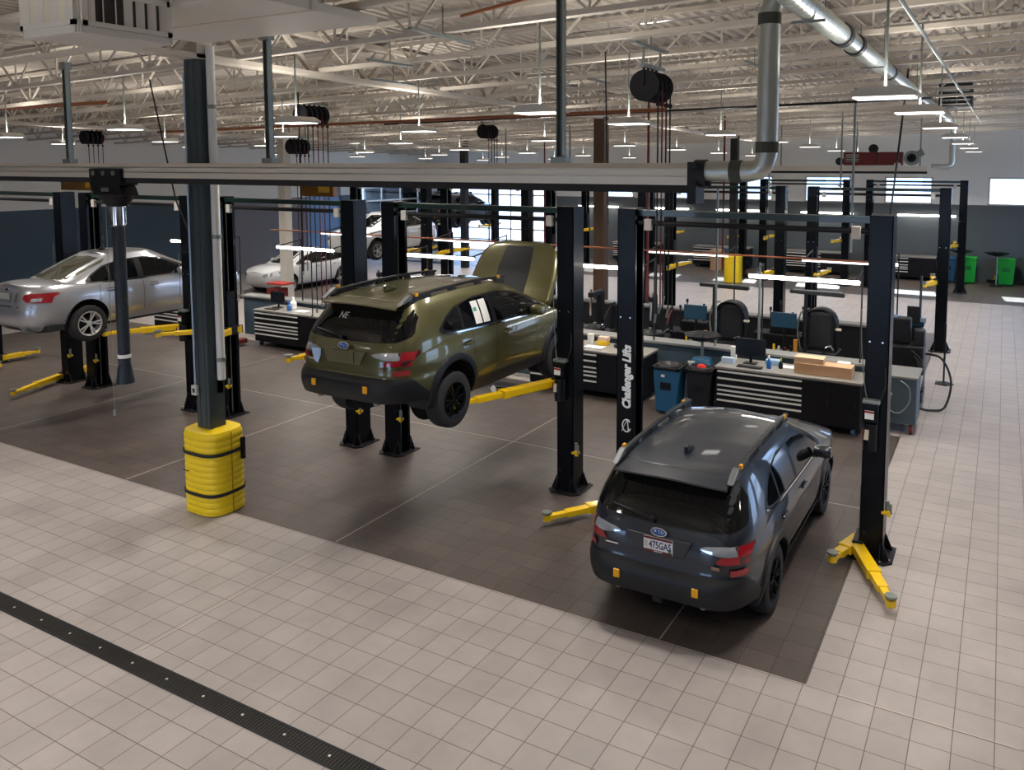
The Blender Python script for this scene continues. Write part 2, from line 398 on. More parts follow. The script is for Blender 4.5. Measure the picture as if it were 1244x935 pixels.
# ------------------------------------------------------------------ two-post lifts
HW = 1.59      # half distance between the column centres
def make_lift(name='two_post_lift', arm_z=.14, arms=None, logo=True, low=False, label=''):
    """arms: four (side, y pivot, end x, end y) relative to the lift centre"""
    t = thing(name, label, 'car lift'); H = 4.09
    for s in (-1, 1):
        X = s*HW
        c = MB()
        # C-shaped column: web outside, flanges front and back, lips at the opening
        c.bb((X+s*.115, -.16, 0), (X+s*.135, .16, H)); c.bb((X-s*.115, -.16, 0), (X+s*.135, -.145, H)); c.bb((X-s*.115, .145, 0), (X+s*.135, .16, H))
        c.bb((X-s*.125, -.16, 0), (X-s*.105, -.10, H)); c.bb((X-s*.125, .10, 0), (X-s*.105, .16, H)); c.bb((X-.13, -.16, H-.012), (X+.13, .16, H))
        col = c.build('column', M_BLACK, t, bevel=.006)
        b = MB(); b.prism([(X-.25, -.18), (X-.17, -.27), (X+.17, -.27), (X+.25, -.18), (X+.25, .25), (X-.25, .25)], .004, .026)
        for q in (-1, 1):
            b.prism([(X+q*.13, .026), (X+q*.22, .026), (X+q*.13, .24)], -.165, -.15, 'Y'); b.prism([(X+q*.13, .026), (X+q*.22, .026), (X+q*.13, .24)], .15, .165, 'Y')
            b.prism([(-.16, .026), (-.25, .026), (-.16, .22)], X+q*.11-.006, X+q*.11+.006, 'X')
        b.build('base_plate', M_BLACK_SAT, t, bevel=.003)
        b = MB()
        for px, py in ((-.21, -.16), (.21, -.16), (-.12, -.24), (.12, -.24), (-.21, .2), (.21, .2)): b.cyl((X+px, py, .026), (X+px, py, .05), .014, 8)
        for px in (-.08, .06): b.cyl((X+px, -.165, 2.62), (X+px, -.158, 2.62), .011, 8)
        b.build('bolt', M_CHROME, t)
        if not low:
            MB().bb((X-s*.09, -.168, .3), (X-s*.06, -.16, .33)).build('stop', M_BLACK_SAT, t)
        MB().cyl((X-s*.02, .05, .05), (X-s*.02, .05, H-.1), .012, 8).build('lift_cable', M_STEEL, t)
        k = MB(); k.box((X-s*.08, 0, arm_z+.35), (.12, .17, .75)); k.box((X-s*.14, 0, arm_z), (.12, .40, .15)); k.build('carriage', M_BLACK_SAT, t, bevel=.006)
        # safety release with yellow bracket
        if not low:
            y = MB(); y.box((X+.16*1, -.13, .60), (.10, .07, .035)); y.box((X+.19, -.16, .60), (.04, .04, .07)); y.build('bracket', M_YEL, t, bevel=.003)
            MB().cyl((X+.17, -.13, .60), (X+.17, -.13, .74), .022, 10).cyl((X+.21, -.16, .6), (X+.21, -.16, .72), .015, 8).build('lock_release', M_STEEL, t)
    m = MB(); m.bb((-HW, -.06, H-.10), (HW, .06, H-.02)); m.build('crossbeam', mat('beam_green', (.012, .035, .028), .3, coat=.4), t, bevel=.004)
    m = MB(); m.cyl((-HW+.05, -.05, H-.19), (HW-.05, -.05, H-.19), .034, 12); m.build('shutoff_bar', M_DARKG, t, smooth=True)
    for s in (-1, 1): MB().box((s*(HW-.28), -.09, H-.21), (.10, .06, .15)).build('switch_box', M_WHITE, t, bevel=.006)
    # swing arms
    for s, py, ex, ey in (arms or ()):
        a = Vector((s*(HW-.16), py, arm_z)); e = Vector((ex, ey, arm_z)); d = (e-a); L = d.length; u = d.normalized()
        m = MB(); m.cyl(a-Vector((0, 0, .07)), a+Vector((0, 0, .07)), .055, 12)
        m.bar(a, a+u*L*.55, .145, .10); m.bar(a+u*L*.5, a+u*L*.80, .115, .075); m.bar(a+u*L*.75, e, .085, .055); m.cyl(e-Vector((0, 0, .045)), e+Vector((0, 0, .03)), .055, 12)
        m.bar(a+u*L*.50, a+u*L*.56, .155, .11)
        arm = m.build('arm', M_YEL, t, bevel=.006)
        p = MB(); p.cyl(e+Vector((0, 0, .03)), e+Vector((0, 0, .055)), .035, 12); p.cyl(e+Vector((0, 0, .055)), e+Vector((0, 0, .075)), .065, 16); p.build('lift_pad', M_STEEL, arm, smooth=True)
    if not low:
        X = HW-.03
        p = thing_part('power_unit', t)
        MB().box((X, -.235, 1.80), (.17, .14, .22)).build('motor', M_BLACK, p, bevel=.02)
        MB().cyl((X, -.24, 1.36), (X, -.24, 1.68), .078, 16).build('tank', M_BLACK_SAT, p, smooth=True)
        MB().box((X-.01, -.309, 1.79), (.10, .004, .10)).build('warning_label', M_PAPER, p)
        MB().box((X-.01, -.312, 1.825), (.10, .003, .025)).build('warning_band', M_RED, p)
        MB().box((X, -.22, 1.93), (.19, .12, .04)).build('motor_cap', M_STEEL, p, bevel=.006)
        MB().prism([(X-.06, 1.50), (X-.01, 1.50), (X-.005, 1.62), (X-.05, 1.62)], -.335, -.330, 'Y').build('tag_card', M_CREAM, p)
        MB().bar((X-.06, -.33, 1.62), (X-.10, -.33, 1.50), .025, .006).build('ribbon', M_RED, p)
        MB().hose([(X-.15, -.17, 3.0), (X-.13, -.18, 2.5), (X-.06, -.24, 2.0), (X+.02, -.25, 1.93)], .006).build('cable', M_STEEL, p)
        MB().tube([(X+.08, -.2, 1.9), (X+.14, -.17, 2.1), (X+.12, -.13, 2.6), (X+.135, -.12, 3.9)], .009).build('hose', M_RUBBER, p)
    if logo:
        X = -HW; lb = thing_part('logo', t)
        text('Challenger Lifts', .165, M_TEXT, lb, (X+.02, -.163, 1.80), (R(90), R(-90), 0), bold=.008, shear=.2, sx=.84)
        ring = MB(); n = 28
        for z0, w in ((1.14, .075), (1.14, .058)): pass
        pts = [(X+.02+.062*cos(2*pi*i/n), -.164, 1.13+.085*sin(2*pi*i/n)) for i in range(3, n-1)]
        ring.tube(pts, .009, 6); ring.bar((X-.05, -.164, 1.05), (X+.03, -.164, 1.22), .022, .005); ring.bar((X+.03, -.164, 1.22), (X+.045, -.164, 1.07), .014, .005)
        ring.build('emblem', M_TEXT, lb)
    return t
def thing_part(name, parent):
    o = bpy.data.objects.new(name, None); COL.objects.link(o); o.parent = parent; return o
CX = [-1.40, -5.52, -9.56, -13.62, -17.72]
G1 = 'two-post lifts of the front row'
raised = lambda r=.85: [(-1, -.14, -1.3, -.9), (-1, .14, -1.3, .9), (1, -.14, 1.25, -.85), (1, .14, 1.3, .9)]
l1 = make_lift(arm_z=.13, arms=[(-1, -.14, -2.2, -1.25), (-1, .14, -1.35, .95), (1, .06, 1.24, -.60), (1, -.14, 1.95, -1.3)], label='black two-post lift standing over the dark blue wagon, white lettering on its left column')
l1.location = (CX[0], 2.92, 0); l1['group'] = G1
l2 = make_lift(arm_z=1.58, arms=[(-1, -.14, -.75, -1.35), (-1, .14, -.8, 1.2), (1, -.1, .80, -1.75), (1, .14, .95, 1.25)], label='black two-post lift holding up the olive green wagon on yellow arms')
l2.location = (CX[1], 2.92, 0); l2['group'] = G1
l3 = make_lift(arm_z=1.62, arms=[(-1, -.1, -1.05, -1.05), (-1, .14, -2.3, -.9), (1, -.14, 1.2, -1.1), (1, .14, 1.3, 1.1)], label='black two-post lift with raised empty arms, behind the yellow-guarded column')
l3.location = (CX[2], 2.92, 0); l3['group'] = G1
l4 = make_lift(arm_z=1.60, arms=[(-1, -.14, -.75, -1.2), (-1, .14, -.7, 1.2), (1, -.14, .74, -1.25), (1, .14, .8, 1.2), ], label='black two-post lift holding up the silver sedan')
l4.location = (CX[3], 2.92, 0); l4['group'] = G1
l5 = make_lift(arm_z=.13, arms=[(-1, -.14, -1.5, -1.3), (-1, .14, -1.4, .9), (1, -.14, 1.95, -1.4), (1, .14, 1.1, .9), (-1, -.1, -.75, -.3)], label='black two-post lift with lowered yellow arms, at the left edge of the picture')
l5.location = (CX[4], 2.92, 0); l5['group'] = G1
ids = ['beside the green bins end', 'second from the open right-hand aisle', 'third from the open right-hand aisle', 'fourth from the open right-hand aisle', 'fifth from the open right-hand aisle']
lb = make_lift(arm_z=1.75, low=True, logo=False, arms=raised(.8), label='x')
used = False
for row, (yy, nm) in enumerate(((15.05, 'black lift beyond the island, middle row, '), (25.5, 'black lift in the far row by the back wall windows, '))):
    for i in ((0, 1, 2, 3, 5) if row else range(5)):
        o = place(lb, used, (-1.43-4.03*i, yy, 0), (nm if i < 5 else 'black lift in the far row, ') + ['nearest the open aisle', 'second from the open aisle', 'third from the open aisle', 'fourth from the open aisle', 'fifth from the open aisle', 'far left, under the dark wagon'][i], 'two-post lifts of the %s row' % ('far' if row else 'middle')); used = True

# ------------------------------------------------------------------ cars
class Shell:
    def __init__(s, zs, w, yr, yf, n): s.zs, s.w_, s.yr_, s.yf_, s.n = zs, w, yr, yf, n
    def w(s, z): return interp(z, s.zs, s.w_)
    def yr(s, z): return interp(z, s.zs, s.yr_)
    def yf(s, z): return interp(z, s.zs, s.yf_)
    def P(s, kind, v, z, off=0., side=1):
        w = s.w(z)+off; a, b = s.yr(z)-off, s.yf(z)+off; yc, L = (a+b)/2, (b-a)/2
        if kind == 'y':
            q = min(1, abs(v-yc)/L); return (side*w*(1-q**s.n)**(1/s.n), v, z)
        q = min(1, abs(v)/w); y = L*(1-q**s.n)**(1/s.n)
        return (v, yc-y if kind == 'r' else yc+y, z)
    def ring(s, unit, t, zb, zt, off=0.):
        out = []
        for ux, uy in unit:
            z = .5; y = (s.yr(z)+s.yf(z))/2+uy*(s.yf(z)-s.yr(z))/2
            for _ in range(3):
                z = zb(y)+(zt(y)-zb(y))*t; a, b = s.yr(z)-off, s.yf(z)+off; y = (a+b)/2+uy*(b-a)/2
            out.append((ux*(s.w(z)+off), y, z))
        return out
    def panel(s, kind, cols, off, side=1, nz=5, sub=3):
        """cols = [(v, z0, z1)...] interpolated -> grid of points on the surface"""
        rows = []; vs = [c[0] for c in cols]
        N = (len(cols)-1)*sub
        for i in range(N+1):
            k = min(i//sub, len(cols)-2); f = (i-k*sub)/sub
            v = cols[k][0]+(cols[k+1][0]-cols[k][0])*f; z0 = cols[k][1]+(cols[k+1][1]-cols[k][1])*f; z1 = cols[k][2]+(cols[k+1][2]-cols[k][2])*f
            rows.append([s.P(kind, v, z0+(z1-z0)*j/nz, off, side) for j in range(nz+1)])
        return rows
def unit_outline(n, N):
    """half outline (x>=0) of a superellipse from the rear centre to the front centre, evenly spaced"""
    K = 4000; pts = []
    for i in range(K+1):
        a = pi*i/K; x = sin(a); y = -cos(a)
        pts.append((abs(x)**(2/n), math.copysign(abs(y)**(2/n), y)))
    pts = [(x, y) for x, y in pts]; acc = [0]
    for p, q in zip(pts, pts[1:]): acc.append(acc[-1]+math.hypot((q[0]-p[0])*.9, (q[1]-p[1])*2.4))
    out = []; j = 0
    for i in range(N+1):
        tgt = acc[-1]*i/N
        while j < K and acc[j] < tgt: j += 1
        out.append(pts[j])
    out[0] = (0, -1); out[-1] = (0, 1)
    return out
def shell_mesh(sh, zb, zt, t0, t1, levels, N, off=0., wheels=(), Rw=0, cap=None, cap_y=None):
    un = unit_outline(sh.n, N); rings = []
    for k in range(levels+1): rings.append(sh.ring(un, t0+(t1-t0)*k/levels, zb, zt, off))
    v = []; f = []; W = len(un)
    for s in (1, -1):
        b = len(v)
        for r in rings: v += [(s*x, y, z) for x, y, z in r]
        for k in range(levels):
            for j in range(W-1):
                q = [b+k*W+j, b+k*W+j+1, b+(k+1)*W+j+1, b+(k+1)*W+j]
                f.append(q if s > 0 else q[::-1])
    for i, (x, y, z) in enumerate(v):
        if abs(x) < .5: continue
        for wy, wz in wheels:
            d = math.hypot(y-wy, z-wz)
            if Rw-.028 < d < Rw+.028: v[i] = (x, wy+(y-wy)*Rw/d, wz+(z-wz)*Rw/d)
    keep = []
    for q in f:
        c = [sum(v[i][a] for i in q)/4 for a in range(3)]
        if abs(c[0]) > .5 and any(math.hypot(c[1]-wy, c[2]-wz) < Rw-.004 for wy, wz in wheels): continue
        keep.append(q)
    f = keep
    if cap:
        top = rings[-1]; M = 16; b = len(v)
        idx = [j for j in range(W) if cap_y is None or cap_y[0] <= top[j][1] <= cap_y[1]]
        for j in idx:
            x, y, z = top[j]
            for k in range(M+1):
                q = 1-2*k/M; v.append((x*q, y, z+cap(y)*(1-abs(q)**2.6)))
        for a in range(len(idx)-1):
            for k in range(M): f.append([b+a*(M+1)+k, b+a*(M+1)+k+1, b+(a+1)*(M+1)+k+1, b+(a+1)*(M+1)+k])
    mb = MB(); mb.v = [Vector(p) for p in v]; mb.f = f; return mb
def make_wheel(r, w, rimr, spokes, rim_mat, parent, loc, side):
    wh = thing_part('wheel', parent); wh.location = loc
    hw = w/2
    MB().lathe([(rimr, -hw*.9), (r-.04, -hw), (r-.012, -hw*.85), (r, -hw*.5), (r, hw*.5), (r-.012, hw*.85), (r-.04, hw), (rimr, hw*.9)], axis='X', n=40, closed=True).build('tyre', M_RUBBER, wh, smooth=True)
    o = side*hw
    m = MB(); m.lathe([(rimr+.004, o*.92), (rimr-.008, o*.95), (rimr-.022, o*.80), (rimr-.03, -o*.5)], axis='X', n=40, cap=False)
    m.lathe([(.055, o*.55), (.05, o*.80), (.001, o*.84)], axis='X', n=16)
    for i in range(spokes):
        a = 2*pi*i/spokes
        for da in (-.16, .16):
            c_, s_ = cos(a+da*.5), sin(a+da*.5)
            p0 = (o*.78, .045*c_, .045*s_); p1 = (o*.88, (rimr-.012)*cos(a+da), (rimr-.012)*sin(a+da)); m.bar(p0, p1, .022, .022)
    m.lathe([(rimr+.002, o*.93), (rimr+.002, o*1.0), (rimr-.014, o*.96), (rimr-.014, o*.90)], axis='X', n=40, closed=True)
    m.build('rim', rim_mat, wh, smooth=False)
    MB().lathe([(rimr-.02, -o*.3), (.001, -o*.3)], axis='X', n=24).lathe([(.13, o*.1), (.13, -o*.1), (.001, o*.12)], axis='X', n=20).build('brake_disc', M_DARKG, wh)
    return wh
def car(spec, label, name='car', hood_up=False, loc=(0, 0, 0)):
    q = spec; t = thing(name, label, 'car', loc)
    wagon = q['wagon']; P = q['paint']; lo, gh = q['lower'], q['green']
    wheels = [(q['wy'][0], q['wz']), (q['wy'][1], q['wz'])]; Rw = q['Rw']
    zb = (lambda y: interp(y, *q['zb'])) if isinstance(q['zb'], tuple) else (lambda y: q['zb']); zt = lambda y: interp(y, *q['shoulder'])
    crown = lambda y: interp(y, *q['crown'])
    cy = (-1, q['hood_y']) if hood_up else None
    shell_mesh(lo, zb, zt, 0, 1, 22, 330, 0, wheels, Rw, crown, cy).build('body', P, t, smooth=True)
    ztg = lambda y: interp(y, *q['roof'])
    g = shell_mesh(gh, lambda y: q['gz'], ztg, 0, 1, 16, 200, 0, cap=lambda y: .035)
    g.build('roof', P, t, smooth=True)
    # underbody and wheel liners
    z0 = .27 if isinstance(q['zb'], tuple) else q['zb']; zr = zb(.2); y0, y1 = lo.yr(z0)+.12, lo.yf(z0)-.12
    m = MB(); m.bb((-.52, y0, zr-.03), (.52, .8, zr+.12)); m.bb((-.52, .7, z0-.03), (.52, y1, z0+.12)); m.bb((-.76, wheels[0][0]+Rw+.03, z0-.02), (.76, wheels[1][0]-Rw-.03, z0+.03))
    m.bb((-.74, y0+.02, zr), (.74, wheels[0][0]-Rw-.01, zr+.1)); m.build('underbody', M_RUBBER, t)
    m = MB()
    for wy, wz in wheels:
        for s in (-1, 1):
            rows = []
            for i in range(19):
                a = pi*(i/18)*1.24-pi*.12; ry, rz = wy+(Rw+.005)*cos(a), wz+(Rw+.005)*sin(a); rows.append([(s*.50, ry, rz), (s*(lo.w(rz)-.015), ry, rz)])
            MB().grid(rows).cyl((s*.49, wy, wz), (s*.50, wy, wz), Rw, 28).build('wheel_liner', M_RUBBER, t)
    droop = q.get('droop', 0)
    for wy, wz in wheels:
        for s in (-1, 1): make_wheel(q['wr'], q['ww'], q['rimr'], q['spokes'], q['rim'], t, (s*(q['track']/2), wy, q['wr']-droop), s)
    # black cladding and wheel arch flares
    if q.get('clad'):
        ztc = lambda y: interp(y, *q['clad'])
        shell_mesh(lo, lambda y: zb(y)-.01, ztc, 0, 1, 8, 330, .012, wheels, Rw).build('cladding', q['cladm'], t, smooth=True)
        for wy, wz in wheels:
            for s in (-1, 1):
                rows = []
                for i in range(33):
                    a = pi*(i/32)*1.16-pi*.08; row = []
                    for rr, of in ((Rw-.004, -.05), (Rw-.004, .028), (Rw+.03, .032), (Rw+.075, .024), (Rw+.085, .0)):
                        y, z = wy+rr*cos(a), wz+rr*sin(a); row.append(lo.P('y', y, max(z, z0), of, s))
                    rows.append(row)
                MB().grid(rows).build('wheel_arch', q['cladm'], t, smooth=True)
    # windows
    for s in (-1, 1):
        MB().grid(gh.panel('y', q['dlo'], .004, s)).build('window_frame', M_BLACK_SAT, t, smooth=True)
        for cols in q['side_glass']: MB().grid(gh.panel('y', cols, .008, s)).build('side_window', q['glass'], t, smooth=True)
        m = MB(); rows = gh.panel('y', [(c[0], c[1]-.022, c[1]-.002) for c in q['dlo']], .010, s, nz=1); m.grid(rows); m.build('belt_trim', M_CHROME, t, smooth=True)
        for y in q['seams']:
            m = MB(); rows = [[lo.P('y', y-.004, z, .0015, s), lo.P('y', y+.004, z, .0015, s)] for z in [z0+.16+.04*i for i in range(int((zt(y)-z0-.16)/.04)+1)]]; m.grid(rows); m.build('door_seam', M_BLACK_SAT, t)
        for y in q['handles']:
            c = lo.P('y', y, q['hz'], .02, s); MB().box(c, (.028, .20, .030)).build('door_handle', P, t, bevel=.012)
            MB().box(lo.P('y', y, q['hz'], .002, s), (.006, .15, .055)).build('handle_recess', M_BLACK_SAT, t)
        # mirror
        c = q['mirror']; m = MB(); m.lathe([(.001, -.11), (.055, -.10), (.078, -.03), (.078, .06), (.06, .11), (.001, .12)], (s*c[0], c[1], c[2]), 'X', 16); m.box((s*(c[0]-.12), c[1], c[2]-.06), (.14, .05, .04)); m.build('mirror', P, t, smooth=True)
    MB().grid(gh.panel('r', q['rear_glass'], .005)).build('rear_window', q['rglass'], t, smooth=True)
    MB().grid(gh.panel('f', q['wind'], .004)).build('windshield', q['glass'], t, smooth=True)
    # lamps
    for s in (-1, 1):
        for kind, cols, mt, nm, off in q['lamps']:
            cc = [(s*c[0], c[1], c[2]) for c in cols] if kind in 'rf' else cols
            lamp = MB().grid(lo.panel(kind, cc, off, s)).build(nm, mt, t, smooth=True)
    return t
Gr = {}
def outback(paint, droop=0):
    lo = Shell([.20, .34, .52, .67, .735, .86, .98, 1.07, 1.14], [.80, .875, .915, .925, .925, .93, .915, .89, .86], [.20, .08, .0, .0, .055, .07, .09, .13, .17], [4.62, 4.78, 4.85, 4.86, 4.85, 4.82, 4.74, 4.6, 4.4], 6.2)
    gh = Shell([.95, 1.06, 1.15, 1.28, 1.40, 1.52, 1.60, 1.66], [.895, .885, .868, .825, .775, .715, .655, .61], [.12, .14, .18, .27, .37, .46, .51, .55], [4.0, 3.86, 3.64, 3.34, 3.04, 2.80, 2.62, 2.5], 7)
    c = dict(wagon=True, paint=paint, lower=lo, green=gh, wy=(1.08, 3.83), wz=.375, Rw=.415, zb=([0, .45, .75, 1.6, 4.3, 4.9], [.45, .43, .32, .27, .27, .34]), droop=droop,
             shoulder=([0, .6, 2, 3.4, 4.1, 4.85], [1.10, 1.10, 1.06, 1.03, .99, .87]), crown=([0, .2, 3.5, 4.2, 4.9], [0., .0, .06, .09, .05]), hood_y=3.72,
             roof=([.4, .8, 1.6, 2.3, 2.9, 4], [1.555, 1.585, 1.61, 1.60, 1.56, 1.5]), gz=.95, wr=.362, ww=.225, rimr=.222, spokes=6, rim=M_BLACK, track=1.60,
             clad=([0, .10, .30, .55, .75, 4.3, 4.6, 4.9], [.735, .735, .71, .52, .46, .44, .6, .62]), cladm=M_CLAD,
             dlo=[(.84, 1.19, 1.21), (.92, 1.165, 1.27), (1.05, 1.145, 1.35), (1.25, 1.13, 1.43), (1.7, 1.11, 1.495), (2.3, 1.09, 1.495), (2.75, 1.08, 1.42), (3.15, 1.07, 1.28), (3.50, 1.06, 1.11)],
             side_glass=[[(.93, 1.19, 1.24), (1.05, 1.165, 1.32), (1.20, 1.15, 1.39), (1.30, 1.145, 1.42)], [(1.36, 1.145, 1.43), (1.6, 1.13, 1.47), (2.0, 1.12, 1.475)], [(2.10, 1.115, 1.475), (2.35, 1.105, 1.465), (2.75, 1.10, 1.395), (3.10, 1.09, 1.275), (3.30, 1.085, 1.19)]],
             seams=[1.50, 2.04, 3.08], handles=[1.36, 2.28], hz=.95, mirror=(1.0, 3.0, 1.13), glass=M_GLASSD, rglass=M_GLASSD,
             rear_glass=[(-.79, 1.20, 1.24), (-.74, 1.165, 1.40), (-.68, 1.145, 1.49), (-.4, 1.125, 1.51), (0, 1.115, 1.515), (.4, 1.125, 1.51), (.68, 1.145, 1.49), (.74, 1.165, 1.40), (.79, 1.20, 1.24)],
             wind=[(-.74, 1.08, 1.45), (0, 1.06, 1.50), (.74, 1.08, 1.45)],
             lamps=[('r', [(.42, .985, 1.0), (.48, .968, 1.02), (.62, .945, 1.035), (.82, .945, 1.03)], M_LENS, 'tail_lamp_lens', .010),
                    ('r', [(.58, .885, .905), (.63, .875, .94), (.84, .87, .94)], M_RED, 'tail_lamp', .011), ('r', [(.76, .94, 1.035), (.85, .94, 1.03)], M_RED, 'tail_lamp', .014),
                    ('y', [(.20, .87, 1.03), (.28, .90, 1.035), (.38, .955, 1.04), (.46, 1.0, 1.04)], M_LAMPD, 'tail_lamp_side', .010),
                    ('r', [(.71, .765, .825), (.84, .765, .825)], M_RED, 'reflector', .018),
                    ('f', [(.50, .76, .86), (.84, .78, .90)], M_LENS, 'headlamp', .008)])
    return c
M_COLLAR = mat('sealant_grey', (.06, .065, .05), .7)
M_ALLOY = mat('alloy_rim', (.62, .60, .56), .35, metal=.6)
M_CLAD = mat('cladding_black', (.010, .011, .013), .45, spec=.35)
M_LAMPD = mat('lamp_smoke', (.05, .006, .008), .1, coat=1)
def finish_outback(t, P, hood_up=False):
    # spoiler, rails, fin, plate recess, badges
    m = MB(); rows = []
    for i in range(21):
        x = -.60+1.20*i/20; b = .07*(abs(x)/.60)**3
        rows.append([(x, .60, 1.600-.030*(x/.6)**2), (x, .40+b*.5, 1.588-.034*(x/.6)**2), (x, .25+b, 1.562-.040*(x/.6)**2), (x, .255+b, 1.542-.040*(x/.6)**2), (x, .45+b*.5, 1.52-.035*(x/.6)**2)])
    m.grid(rows).build('spoiler', P, t, smooth=True)
    for s in (-1, 1):
        r = MB(); Y = [.52+.18*k for k in range(13)]
        zr_ = lambda y: Gr['rz'](y)+.012
        for a, b in zip(Y, Y[1:]): r.bar((s*.615, a, zr_(a)+.045), (s*.615, b+.01, zr_(b)+.045), .05, .035)
        for y0_, y1_ in ((.50, .98), (1.32, 1.52), (1.92, 2.1), (2.4, 2.68)): r.prism([(y0_, zr_(y0_)-.03), (y1_, zr_(y1_)-.03), (y1_-.05, zr_(y1_)+.055), (y0_+.07, zr_(y0_)+.055)], s*.615-.028, s*.615+.028, 'X')
        rail = r.build('roof_rail', M_CLAD, t, bevel=.010)
        f = MB(); f.prism([(.36, 1.56), (.56, 1.595), (.60, 1.665), (.55, 1.665)], s*.615-.034, s*.615+.034, 'X'); f.build('rail_foot', M_RAILF, rail, bevel=.008)
        for y, z in ((.66, 1.655), (2.5, 1.655)): MB().box((s*.640, y, z), (.03, .06, .045)).build('rail_insert', M_AMBER, rail, bevel=.006)
        MB().box(tuple(Vector(Gr['lo'].P('r', s*.41, .60, .022))), (.065, .02, .085)).build('tow_cover', M_AMBER, t, bevel=.006)
        MB().cyl((s*.45, .10, .41), (s*.45, .28, .41), .035, 12).build('exhaust_tip', M_STEEL, t)
    m = MB(); m.lathe([(.001, 0), (.001, 0)], (0, 0, 0), 'Z', 4)
    m = MB().prism([(.82, 1.625), (1.04, 1.635), (1.02, 1.66), (.86, 1.71), (.82, 1.70)], -.022, .022, 'X'); m.build('antenna', P, t, bevel=.012)
    MB().bar((-.10, .135, 1.165), (-.55, .19, 1.215), .03, .02).cyl((-.1, .12, 1.155), (-.1, .17, 1.165), .025, 10).build('wiper', M_BLACK_SAT, t)
    y = .05
    MB().prism([(-.34, 1.03), (-.26, .86), (.26, .86), (.34, 1.03)], .056, .085, 'Y').build('plate_recess', P, t, bevel=.006)
    e = MB(); n = 32; e.tube([(.080*cos(2*pi*i/n), .066, 1.075+.040*sin(2*pi*i/n)) for i in range(n+1)], .0065, 6)
    for ex, ez, rr in ((-.035, .992, .012), (.005, .998, .007), (.03, .995, .007), (.01, .978, .007), (.035, .978, .007), (.052, .987, .006)): e.cyl((ex, .062, ez+.09), (ex, .070, ez+.09), rr, 5)
    eb = e.build('emblem', M_CHROME, t); 
    MB().prism([(.078*cos(2*pi*i/n), 1.075+.038*sin(2*pi*i/n)) for i in range(n)], .070, .080, 'Y').build('emblem_ground', M_BLUEL, eb)
    MB().box((.58, .060, .84), (.08, .006, .032)).build('badge', M_BADGE, t, bevel=.01)
    MB().box((-.50, .056, .865), (.14, .004, .014)).build('name_badge', M_CHROME, t)
    MB().box((0, .10, .41), (.10, .14, .08)).build('tow_hitch', M_BLACK_SAT, t, bevel=.01)
    MB().grid(Gr['gh'].panel('r', [(-.2, 1.517, 1.535), (.2, 1.517, 1.535)], .012)).build('brake_light', M_RED, t)
    if not hood_up:
        m = MB(); zs = lambda y, x: interp(y, *Gr['sh'])+interp(y, *Gr['cr'])*(1-abs(x/.8)**2.6)+.004
        m.grid([[(x*.42/1, y, zs(y, x*.42)) for x in (-1, -.6, -.2, .2, .6, 1)] for y in (3.78, 3.9, 4.05, 4.2, 4.35, 4.5)]).build('hood_decal', M_CLAD, t, smooth=True)
M_RAILF = mat('rail_foot_grey', (.10, .105, .11), .45, metal=.3)
M_BADGE = mat('badge_bronze', (.30, .20, .12), .4, metal=.5)
M_AMBER = mat('amber_yellow', (.85, .40, .0), .4)
M_PBLUE = mat('paint_blue_grey', (.005, .010, .019), .42, metal=.0, coat=.85, spec=.4)
M_POLIVE = mat('paint_olive', (.105, .098, .036), .34, metal=.45, coat=.9)
M_PSILVER = mat('paint_silver', (.46, .47, .50), .30, metal=.6, coat=1)
M_PWHITE = mat('paint_white', (.7, .71, .72), .3, coat=1)
ob = outback(M_PBLUE); Gr['lo'] = ob['lower']; Gr['gh'] = ob['green']; Gr['sh'] = ob['shoulder']; Gr['cr'] = ob['crown']; Gr['rz'] = lambda y: interp(y, *ob['roof'])
c1 = car(ob, 'dark blue-grey wagon with a licence plate, parked on the floor under a lift'); finish_outback(c1, M_PBLUE)
c1.location = (-1.43, 0, .004)
pl = thing_part('licence_plate', c1); pl.location = (0, .052, .945)
MB().box((0, 0, 0), (.305, .006, .155)).build('plate', M_PAPER, pl, bevel=.003)
m = MB(); m.box((0, -.004, .064), (.30, .003, .024)); m.box((0, -.004, -.064), (.30, .003, .024)); m.build('red_band', M_REDP, pl)
text('475GA5', .10, mat('plate_blue', (.02, .03, .12), .5), pl, (.022, -.005, -.002), (R(90), 0, 0), bold=.002, sx=.68)
text('OREGON', .022, M_TEXT, pl, (0, -.006, -.064), (R(90), 0, 0))
MB().box((-.125, -.004, .0), (.035, .002, .07)).build('seal', M_CREAM, pl); MB().box((.125, -.004, -.035), (.03, .002, .04)).build('sticker', mat('sticker_green', (.05, .25, .15), .5), pl)
LZ = 1.43
ob2 = outback(M_POLIVE, .09)
c2 = car(ob2, 'olive green wagon raised on a lift with its hood open', hood_up=True); finish_outback(c2, M_POLIVE, True)
c2.location = (-5.50, -.02, LZ)
MB().box((0, .050, .945), (.34, .012, .15)).build('plate_cover', M_POLIVE, c2, bevel=.01)
m = MB(); m.prism([(-.50, 1.0), (-.36, 1.0), (-.36, .92), (-.41, .82), (-.46, .84), (-.50, .94)], .046, .054, 'Y'); m.build('film_sticker', M_LBLUE, c2)
text('NE', .12, M_TEXT, c2, (-.24, Gr['gh'].P('r', -.2, 1.38, .01)[1]-.012, 1.38), (R(62), 0, R(0)), shear=.3, sx=.9)
for k in (0, 1):
    rows = Gr['gh'].panel('y', [(1.60+k*.18, 1.15-.005*k, 1.44), (1.75+k*.18, 1.145-.005*k, 1.44)], .014, 1); MB().grid(rows).build('window_sticker', M_PAPER, c2)
    if not k: MB().grid(Gr['gh'].panel('y', [(1.62, 1.31, 1.36), (1.69, 1.31, 1.36)], .017, 1)).build('sticker_print', mat('print_green', (.05, .35, .25), .6), c2)
